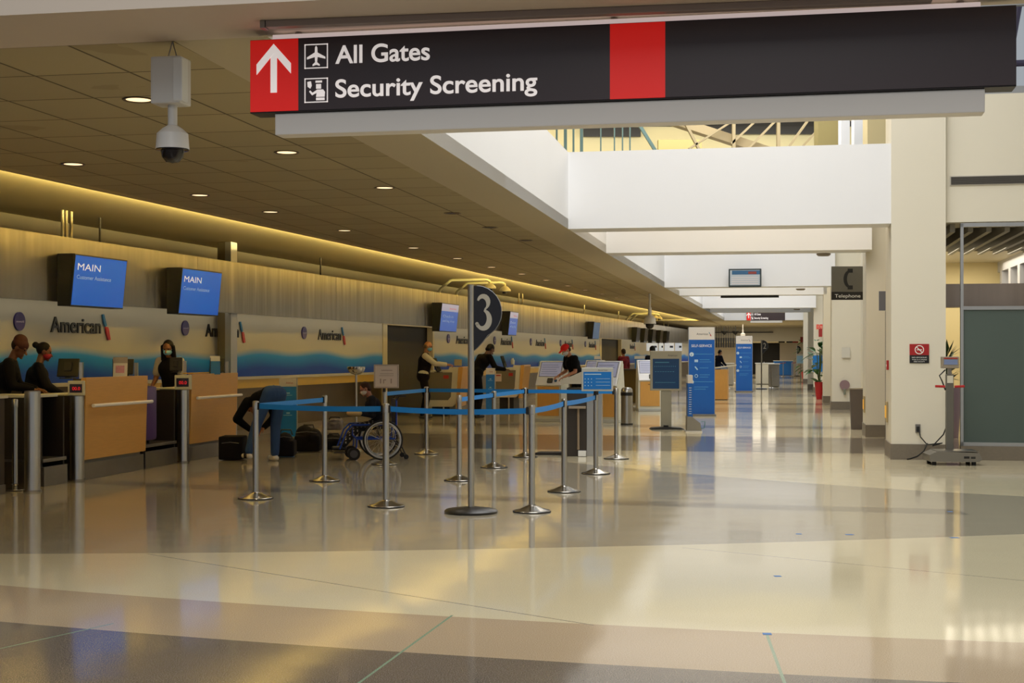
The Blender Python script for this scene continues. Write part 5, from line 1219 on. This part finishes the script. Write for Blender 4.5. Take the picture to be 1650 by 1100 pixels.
# ================================================================ PEOPLE
def ik(a, b_, l1, l2, hint):
    a, b_ = Vector(a), Vector(b_); d = b_-a; L = min(d.length, (l1+l2)*.995); u = d.normalized()
    if d.length > L: b_ = a+u*L
    x = (l1*l1-l2*l2+L*L)/(2*L); h = math.sqrt(max(0, l1*l1-x*x)); n_ = Vector(hint); n_ = (n_-u*n_.dot(u)).normalized()
    return a+u*x+n_*h, b_
def figure(label, loc, rot, s=1.0, lean=0, side=0, hips=.95, handL=None, handR=None, footL=(-.11, .02, 0), footR=(.11, -.02, 0), kneehint=(0, 1, 0), head=(0, 0),
           skin='8a5f45', top='202226', sleeve='long', vest=None, bottom='1c1d22', shoe='d8d4cc', hair='1a1412', hairstyle='short', mask=None, cap_=None, apron=None, pants_mat=None, foot_dir=(0, 1, 0), elbow=(0, -.6, -.6)):
    V3 = Vector
    hipc = V3((0, 0, hips)); th = math.radians(lean); sd = math.radians(side)
    up = V3((math.sin(sd), math.sin(th)*math.cos(sd), math.cos(th)*math.cos(sd))).normalized(); fw = V3((0, math.cos(th), -math.sin(th)))
    rt = V3((1, 0, 0))
    waist = hipc+up*.14; chest = hipc+up*.34+fw*.01; nb = hipc+up*.51
    shl = {-1: nb-up*.05-rt*.175, 1: nb-up*.05+rt*.175}
    pitch, yaw = math.radians(head[0]), math.radians(head[1])
    HM = Matrix.Rotation(-yaw, 4, 'Z') @ Matrix.Rotation(-pitch, 4, 'X')
    hc = nb + up*.055 + (HM @ V3((0, .025, .11)))
    def hp(x, y, z): return hc + (HM @ V3((x, y, z)))
    hands = {-1: handL or (-.26, .08, hips-.18), 1: handR or (.26, .08, hips-.18)}
    hipj = {-1: hipc-rt*.09-up*.02, 1: hipc+rt*.09-up*.02}
    feet = {-1: V3(footL), 1: V3(footR)}
    bm = BM()
    cap(bm, hipc-rt*.05, hipc+rt*.05, .115); cap(bm, hipc, waist, .125, .118); cap(bm, waist, chest, .118, .135)
    cap(bm, chest-rt*.06, chest+rt*.06, .115); cap(bm, nb-up*.06-rt*.12, nb-up*.06+rt*.12, .062); cap(bm, chest, nb-up*.05, .12, .07)
    cap(bm, nb-up*.03, hp(0, -.02, -.05), .052, .05)
    # head
    rotm = HM.to_euler()
    ell(bm, hp(0, -.005, .02), (.076, .094, .098), rotm); ell(bm, hp(0, .018, -.045), (.058, .068, .068), rotm)
    cap(bm, hp(0, .084, .005), hp(0, .112, -.03), .010, .015, 8); ell(bm, hp(0, .075, -.095), (.024, .02, .02), rotm)
    for q in (-1, 1):
        ell(bm, hp(q*.080, -.01, -.005), (.012, .022, .034), rotm, 10, 8); cap(bm, hp(q*.015, .084, .030), hp(q*.05, .078, .030), .010, .008, 8)
    cap(bm, hp(-.02, .083, -.062), hp(.02, .083, -.062), .009, .009, 8)
    info = {}
    for q in (-1, 1):
        sh = shl[q]; el, wr = ik(sh, hands[q], .285, .255, (q*.35+elbow[0], elbow[1], elbow[2]))
        cap(bm, sh, el, .050, .040); cap(bm, el, wr, .040, .026)
        d = (wr-el).normalized(); sdv = d.cross(V3((0, 0, 1))); 
        if sdv.length < .2: sdv = V3((1, 0, 0))
        sdv.normalize(); nrm = sdv.cross(d).normalized()
        if nrm.z > 0: nrm = -nrm
        palm = wr+d*.085
        for k in (-1, 0, 1): cap(bm, wr+sdv*k*.012, palm+sdv*k*.024, .017, .013, 8)
        for k, L in zip((-1.5, -.5, .5, 1.5), (.062, .078, .074, .056)):
            f0 = palm+sdv*k*.018; f1 = f0+d*L*.55+nrm*.010; f2 = f1+d*L*.42+nrm*.026; cap(bm, f0, f1, .0088, .0082, 8); cap(bm, f1, f2, .0082, .0068, 8)
        tb = wr+d*.03-sdv*q*.028; t1 = tb+d*.035-sdv*q*.028+nrm*.008; cap(bm, tb, t1, .0125, .0105, 8); cap(bm, t1, t1+d*.032-sdv*q*.006+nrm*.008, .010, .008, 8)
        kn, an = ik(hipj[q], feet[q]+V3((0, 0, .085)), .44, .42, kneehint)
        cap(bm, hipj[q], kn, .080, .054); cap(bm, kn, kn+(an-kn)*.35, .054, .052); cap(bm, kn+(an-kn)*.35, an, .052, .036)
        fd = V3(foot_dir).normalized(); cap(bm, an-V3((0, 0, .04)), an+fd*.13-V3((0, 0, .055)), .034, .026)
        info[q] = (sh, el, wr, kn, an, fd)
    me = remesh(bm, .0085, 2)
    sk = mat('skin_'+skin, skin, .5)
    body = mesh_obj('person', me, sk, loc=loc, rotz=rot); body.scale = (s, s, s); tag(body, label, 'person')
    for p_ in me.polygons: p_.use_smooth = True
    def cloth(name, bm, m, vox=.014, sm=3):
        o = mesh_obj(name, remesh(bm, vox, sm), m, body)
        for p_ in o.data.polygons: p_.use_smooth = True
        return o
    e = .016
    def torso(b, e, shoulders=True, low=.04):
        cap(b, hipc-rt*.05+up*low, hipc+rt*.05+up*low, .118+e); cap(b, hipc+up*low, waist, .125+e, .118+e); cap(b, waist, chest, .118+e, .136+e)
        cap(b, chest-rt*.06, chest+rt*.06, .116+e); cap(b, chest, nb-up*.055, .12+e, .066+e)
        if shoulders: cap(b, nb-up*.06-rt*.12, nb-up*.06+rt*.12, .062+e)
    b = BM(); torso(b, e)
    for q in (-1, 1):
        sh, el, wr, kn, an, fd = info[q]
        if sleeve == 'long': cap(b, sh, el, .054+e, .046+e); cap(b, el, el+(wr-el)*.93, .045+e, .034+e*.6)
        else: cap(b, sh, sh+(el-sh)*.62, .056+e, .056+e)
    tm_ = top if not isinstance(top, str) else mat('cloth_'+top, top, .85, spec=.12, bump=.2, nscale=30)
    cloth('shirt', b, tm_)
    if vest:
        b = BM(); torso(b, e+.012, False, 0); cap(b, nb-up*.06-rt*.07, nb-up*.06+rt*.07, .07+e)
        cloth('vest', b, mat('cloth_'+vest, vest, .85, spec=.12))
        tie = BM(); box(tie, -.02, .02, -.006, .006, -.30, .0); tie.transform(Matrix.Translation(nb-up*.03+fw*.135) @ Matrix.Rotation(-th, 4, 'X')); 
        tie.free()
    b = BM(); cap(b, hipc-rt*.05, hipc+rt*.05, .118+.012); cap(b, hipc, waist-up*.03, .126+.008, .12+.008)
    for q in (-1, 1):
        sh, el, wr, kn, an, fd = info[q]
        cap(b, hipj[q], kn, .086+.01, .062+.012); cap(b, kn, an-(an-kn)*.06, .062+.014, .05+.012)
    cloth('trousers', b, pants_mat or mat('cloth_'+bottom, bottom, .85, spec=.12, bump=.2, nscale=25, noise=.12))
    for q in (-1, 1):
        sh, el, wr, kn, an, fd = info[q]; b = BM(); g = an-V3((0, 0, .048))
        cap(b, g-fd*.035, g+fd*.15, .040, .034, 10); cap(b, an-V3((0, 0, .02)), g+fd*.04, .043, .04, 10)
        o = cloth('shoe', b, mat('shoe_'+shoe, shoe, .5), .010, 1)
        if q:
            z0 = min(v.co.z for v in o.data.vertices)
            for v in o.data.vertices: v.co.z = max(v.co.z, min(z0+.03, an.z-.082))
    hm = mat('hair_'+hair, hair, .6, spec=.2, noise=.3, nscale=60)
    b = BM()
    if hairstyle != 'bald':
        ell(b, hp(0, -.022, .035), (.084, .096, .098), rotm)
    else:
        ell(b, hp(0, -.04, -.0), (.082, .07, .06), rotm)
    if hairstyle == 'bun': ell(b, hp(0, -.135, .06), (.045, .045, .045))
    if hairstyle == 'long':
        ell(b, hp(0, -.045, -.08), (.098, .07, .15), rotm)
        for q in (-1, 1): cap(b, hp(q*.085, 0, .03), hp(q*.10, .02, -.19), .03, .026)
    if hairstyle == 'short': ell(b, hp(0, -.06, -.02), (.075, .05, .06), rotm)
    if hairstyle != 'none': cloth('hair', b, hm, .009, 1)
    for q in (-1, 1):
        mesh_obj('eye', ell(BM(), hp(q*.031, .078, .010), (.0125, .009, .008), rotm, 10, 8), mat('eye_dark', '0c0a0a', .2), body, True)
    if mask:
        b = BM(); ell(b, hp(0, .034, -.045), (.066, .072, .056), rotm); ell(b, hp(0, .075, -.035), (.034, .036, .035), rotm); o = cloth('face_mask', b, mat('mask_'+mask, mask, .7), .009, 2)
        lp = BM()
        for q in (-1, 1): tube(lp, [hp(q*.06, .05, -.02), hp(q*.083, .005, .01), hp(q*.086, -.03, -.01), hp(q*.06, .045, -.07)], .003, 5)
        mesh_obj('mask_loop', lp, mat('mask_'+mask), body)
    if cap_:
        b = BM(); ell(b, hp(0, -.01, .05), (.09, .106, .085), rotm); 
        if hairstyle != 'beanie': cap(b, hp(-.03, .08, .052), hp(-.025, .16, .035), .014, .010); cap(b, hp(.03, .08, .052), hp(.025, .16, .035), .014, .010); cap(b, hp(0, .08, .055), hp(0, .168, .038), .014, .010); cap(b, hp(-.03, .15, .037), hp(.03, .15, .037), .012)
        else: ell(b, hp(0, -.03, .09), (.075, .09, .08), rotm)
        cloth('cap' if hairstyle != 'beanie' else 'beanie', b, mat('cap_'+cap_, cap_, .8), .009, 1)
    return body, info, hc
def wl(pt, loc, rot, s=1.0):
    "world point to the person's own frame"
    v = Vector(pt)-Vector(loc); c_, s_ = math.cos(-rot), math.sin(-rot); return (Vector((v.x*c_-v.y*s_, v.x*s_+v.y*c_, v.z))/s).to_tuple()
def spot_(px, D, z=0): p = AT(px, 0, D); return (p.x, p.y, z)
# agents behind the nearest counter
L_ = spot_(-5, 17.5); figure('person in a dark reddish beanie and black jacket leaning over the far left counter', L_, math.radians(-78), 1.0, lean=20, handL=(-.10, .46, 1.06), handR=(.14, .44, 1.06), head=(28, 10), skin='6a4028', top='0d0d10', bottom='111114', hair='180f0c', hairstyle='beanie', cap_='3c1512', shoe='101010')
L_ = spot_(50, 18.3); figure('person with a hair bun, red face mask and dark uniform at the nearest counter', L_, math.radians(-72), .95, lean=12, handL=(-.14, .42, 1.0), handR=(.14, .42, 1.02), head=(16, 0), skin='7a5038', top='14151a', bottom='111114', hair='0c0908', hairstyle='bun', mask='a81c30', shoe='101010')
L_ = spot_(277, 21.7); figure('person with long dark hair, blue mask and white sleeves behind the second counter', L_, math.radians(165), .985, lean=8, handL=(-.22, .32, 1.0), handR=(.15, .35, 1.02), head=(18, -8), skin='94603e', top='c0b8ac', sleeve='short', vest='101014', bottom='111114', hair='0b0808', hairstyle='long', mask='8cc0d8', shoe='101010')
L_ = spot_(682, 33.2); figure('person with white shirt, dark vest and blue mask typing at the middle podium', L_, math.radians(-88), 1.04, lean=6, handL=(-.14, .52, 1.22), handR=(.16, .52, 1.20), head=(12, 0), skin='a87454', top='c4c0b4', vest='15121a', bottom='100e12', hair='5a5048', hairstyle='bald', mask='6cb0d8', shoe='101010')
L_ = spot_(766, 33.5); figure('person in a black jacket bending over behind the number 3 pole', L_, math.radians(-52), 1.08, lean=34, handL=(-.3, .45, 1.06), handR=(.35, .55, 1.06), head=(40, 0), skin='5e3a28', top='08080a', bottom='0c0c10', hair='0c0908', shoe='18181a')
L_ = spot_(932, 31.2); figure('person in a red cap and black T-shirt leaning at the kiosk', L_, math.radians(118), 1.03, lean=24, handL=(-.14, .42, .98), handR=(.16, .40, 1.0), head=(34, 0), skin='b07a60', top='0b0b0d', sleeve='short', bottom='0e0e12', hair='3a2018', mask='c8ccd0', cap_='d01410', shoe='202022')
L_ = spot_(1052, 41); figure('person with dark hair mostly hidden behind the information board', L_, math.radians(20), 1.0, head=(10, 0), skin='7a5038', top='14141a', bottom='101014', hair='0a0808', hairstyle='short', shoe='101010')
L_ = spot_(1156, 66); figure('distant person in dark clothes beside the nearer blue banner', L_, math.radians(-60), 1.0, lean=10, handL=(-.1, .4, 1.0), handR=(.12, .4, 1.0), head=(20, 0), skin='8a5f45', top='101424', bottom='101014', hair='0a0808', shoe='202022')
L_ = spot_(1005, 52); figure('distant person in red and dark top behind the second kiosk', L_, math.radians(30), .98, head=(5, 0), skin='8a5f45', top='5c1c24', bottom='101014', hair='201410', shoe='202022')

# bending person beside the luggage
rotb = math.radians(38); L_ = (AT(441, 0, 19.9).x, 19.9, 0)
fL = wl(G(399, 744), L_, rotb); fR = wl(G(443, 742), L_, rotb)
fL = (fL[0], fL[1], 0); fR = (fR[0], fR[1], 0)
jm = mat('denim', '24426e', .85, noise=.35, nscale=3, bump=.3)
body, info, hc = figure('person in blue jeans and black top bending deep over luggage, face hidden', L_, rotb, 1.0, lean=104, hips=.93, handL=(-.10, .50, .42), handR=(.12, .52, .44), footL=fL, footR=fR, kneehint=(0, .5, .1), head=(95, 0), skin='a87454', top='0a0a0c', pants_mat=jm, shoe='d4cfc4', hair='1a1412', elbow=(0, 0, .5))
sp_ = BM()
for q in (-1, 1):
    sh, el, wr, kn, an, fd = info[q]
    for k in range(3): box(sp_, an.x+q*.036, an.x+q*.044, an.y-.01+k*.03, an.y+.004+k*.03, an.z-.075, an.z-.01, M=None)
mesh_obj('shoe_stripes', sp_, BLACK, body)

# wheelchair and its rider
D = 20.3; k = F/D; XC = (613-CX)/k; wc = (XC, D, 0); rw = math.radians(102)
t = thing('wheelchair', 'blue framed wheelchair with large white rimmed wheels facing left', 'wheelchair', wc, rw)
Rw = .285
def wheel(x):
    g = BM(); tube(g, [(x, Rw*math.cos(a)*.955, Rw+Rw*.955*math.sin(a)) for a in [2*math.pi*i/40 for i in range(40)]], .0135, 8, True)
    w_ = mesh_obj('drive_wheel', g, RUBBER, t, True)
    g = BM(); tube(g, [(x, (Rw-.034)*math.cos(a), Rw+(Rw-.034)*math.sin(a)) for a in [2*math.pi*i/40 for i in range(40)]], .011, 8, True); mesh_obj('white_rim', g, mat('rim_white', 'c8c8cc', .3, .3), w_, True)
    g = BM(); o_ = .045 if x > 0 else -.045
    tube(g, [(x+o_, (Rw-.055)*math.cos(a), Rw+(Rw-.055)*math.sin(a)) for a in [2*math.pi*i/40 for i in range(40)]], .008, 6, True)
    mesh_obj('push_rim', g, CHROME2, w_, True)
    g = BM(); cyl(g, (x-.035, 0, Rw), (x+.035, 0, Rw), .022)
    for i in range(16):
        a = 2*math.pi*i/16; cyl(g, (x, 0, Rw), (x, (Rw-.04)*math.cos(a), Rw+(Rw-.04)*math.sin(a)), .0022, n=5)
    mesh_obj('spokes', g, STEEL, w_)
wheel(-.29); wheel(.29)
FB = mat('frame_blue', '0c3a9c', .3, .3)
for x in (-.22, .22):
    g = BM(); tube(g, [(x, -.20, .86), (x, -.20, .50), (x, -.18, .30), (x, .36, .30), (x, .42, .36), (x, .42, .50), (x, -.20, .50)], .014, 8)
    fr_ = mesh_obj('side_frame', g, FB, t, True)
    g = BM(); tube(g, [(x, .42, .50), (x, .50, .42), (x, .60, .16)], .012, 8); mesh_obj('leg_rest', g, FB, t, True)
    mesh_obj('foot_plate', B1(min(x, x*.15), max(x, x*.15), .52, .68, .10, .12, .004), BLACK, t)
    g = BM(); cyl(g, (x-.012, .40, .09), (x+.012, .40, .09), .09, n=24); cw = mesh_obj('caster', g, RUBBER, t, True)
    mesh_obj('caster_hub', cyl(BM(), (x-.016, .40, .09), (x+.016, .40, .09), .055, n=20), mat('hub_grey', '3c3a40', .4), cw, True)
    g = BM(); tube(g, [(x, .40, .09), (x, .36, .20), (x, .36, .30)], .012, 6); mesh_obj('caster_fork', g, FB, t)
    mesh_obj('arm_rest', B1(x-.025, x+.025, -.12, .22, .68, .71, .01), BLACK, t); mesh_obj('push_handle', tube(BM(), [(x, -.20, .84), (x, -.24, .90), (x, -.33, .90)], .016, 8), BLACK, t, True)
    g = BM(); tube(g, [(x, -.18, .30), (x, -.28, .18), (x, -.34, .06)], .011, 6); mesh_obj('anti_tip_leg', g, BLACK, t); mesh_obj('anti_tip_wheel', cyl(BM(), (x-.01, -.34, .04), (x+.01, -.34, .04), .035), RUBBER, t)
mesh_obj('seat', B1(-.21, .21, -.19, .36, .47, .50, .01), BLACK, t); mesh_obj('back_sling', B1(-.21, .21, -.215, -.19, .52, .86, .006), BLACK, t)
mesh_obj('cross_brace', tube(BM(), [(-.2, .05, .47), (.2, .05, .3)], .01, 6), STEELD, t); mesh_obj('cross_brace', tube(BM(), [(.2, .03, .47), (-.2, .03, .3)], .01, 6), STEELD, t)
pl = mat('plaid', '121214', .85); n = NT(pl); tt = pl.node_tree; tc = tt.nodes.new('ShaderNodeTexCoord'); sp = tt.nodes.new('ShaderNodeSeparateXYZ'); tt.links.new(tc.outputs['Object'], sp.inputs[0])
ch = n.m('MULTIPLY', n.m('GREATER_THAN', n.m('SINE', n.m('MULTIPLY', sp.outputs[1], 90)), .55), n.m('GREATER_THAN', n.m('SINE', n.m('MULTIPLY', n.m('ADD', sp.outputs[2], sp.outputs[0]), 90)), .2))
tt.links.new(n.mix(ch, lin('141416'), lin('a8a4a0')), tt.nodes['Principled BSDF'].inputs['Base Color'])
sc = .78
body, info, hc = figure('person with white mask seated in the wheelchair, dark jacket and checked trousers', (wc[0], wc[1], 0), rw, sc, lean=22, hips=.67, handL=(-.12, .40, .84), handR=(.12, .38, .84),
    footL=(-.10, .70, .17), footR=(.10, .70, .17), kneehint=(0, .6, 1), head=(26, 0), skin='a87058', top='23242c', pants_mat=pl, shoe='0e0e10', hair='3c241a', mask='d0ccc8')
g = BM(); ell(g, (0, .34, .655), (.17, .15, .05)); ell(g, (.02, .24, .67), (.12, .10, .06)); bl = mesh_obj('folded_cloth', remesh(g, .012, 3), mat('cloth_lap', 'c0a878', .85, bump=.4, nscale=15), loc=wc, rotz=rw); tag(bl, 'pale tan cloth on the lap of the wheelchair user', 'cloth')
g = BM(); ell(g, (.0, .12, .66), (.16, .05, .09)); bl = mesh_obj('white_towel', remesh(g, .012, 2), mat('towel_white', 'c4bccc', .85, bump=.4, nscale=15), loc=wc, rotz=rw); tag(bl, 'white towel tucked beside the wheelchair user', 'cloth')
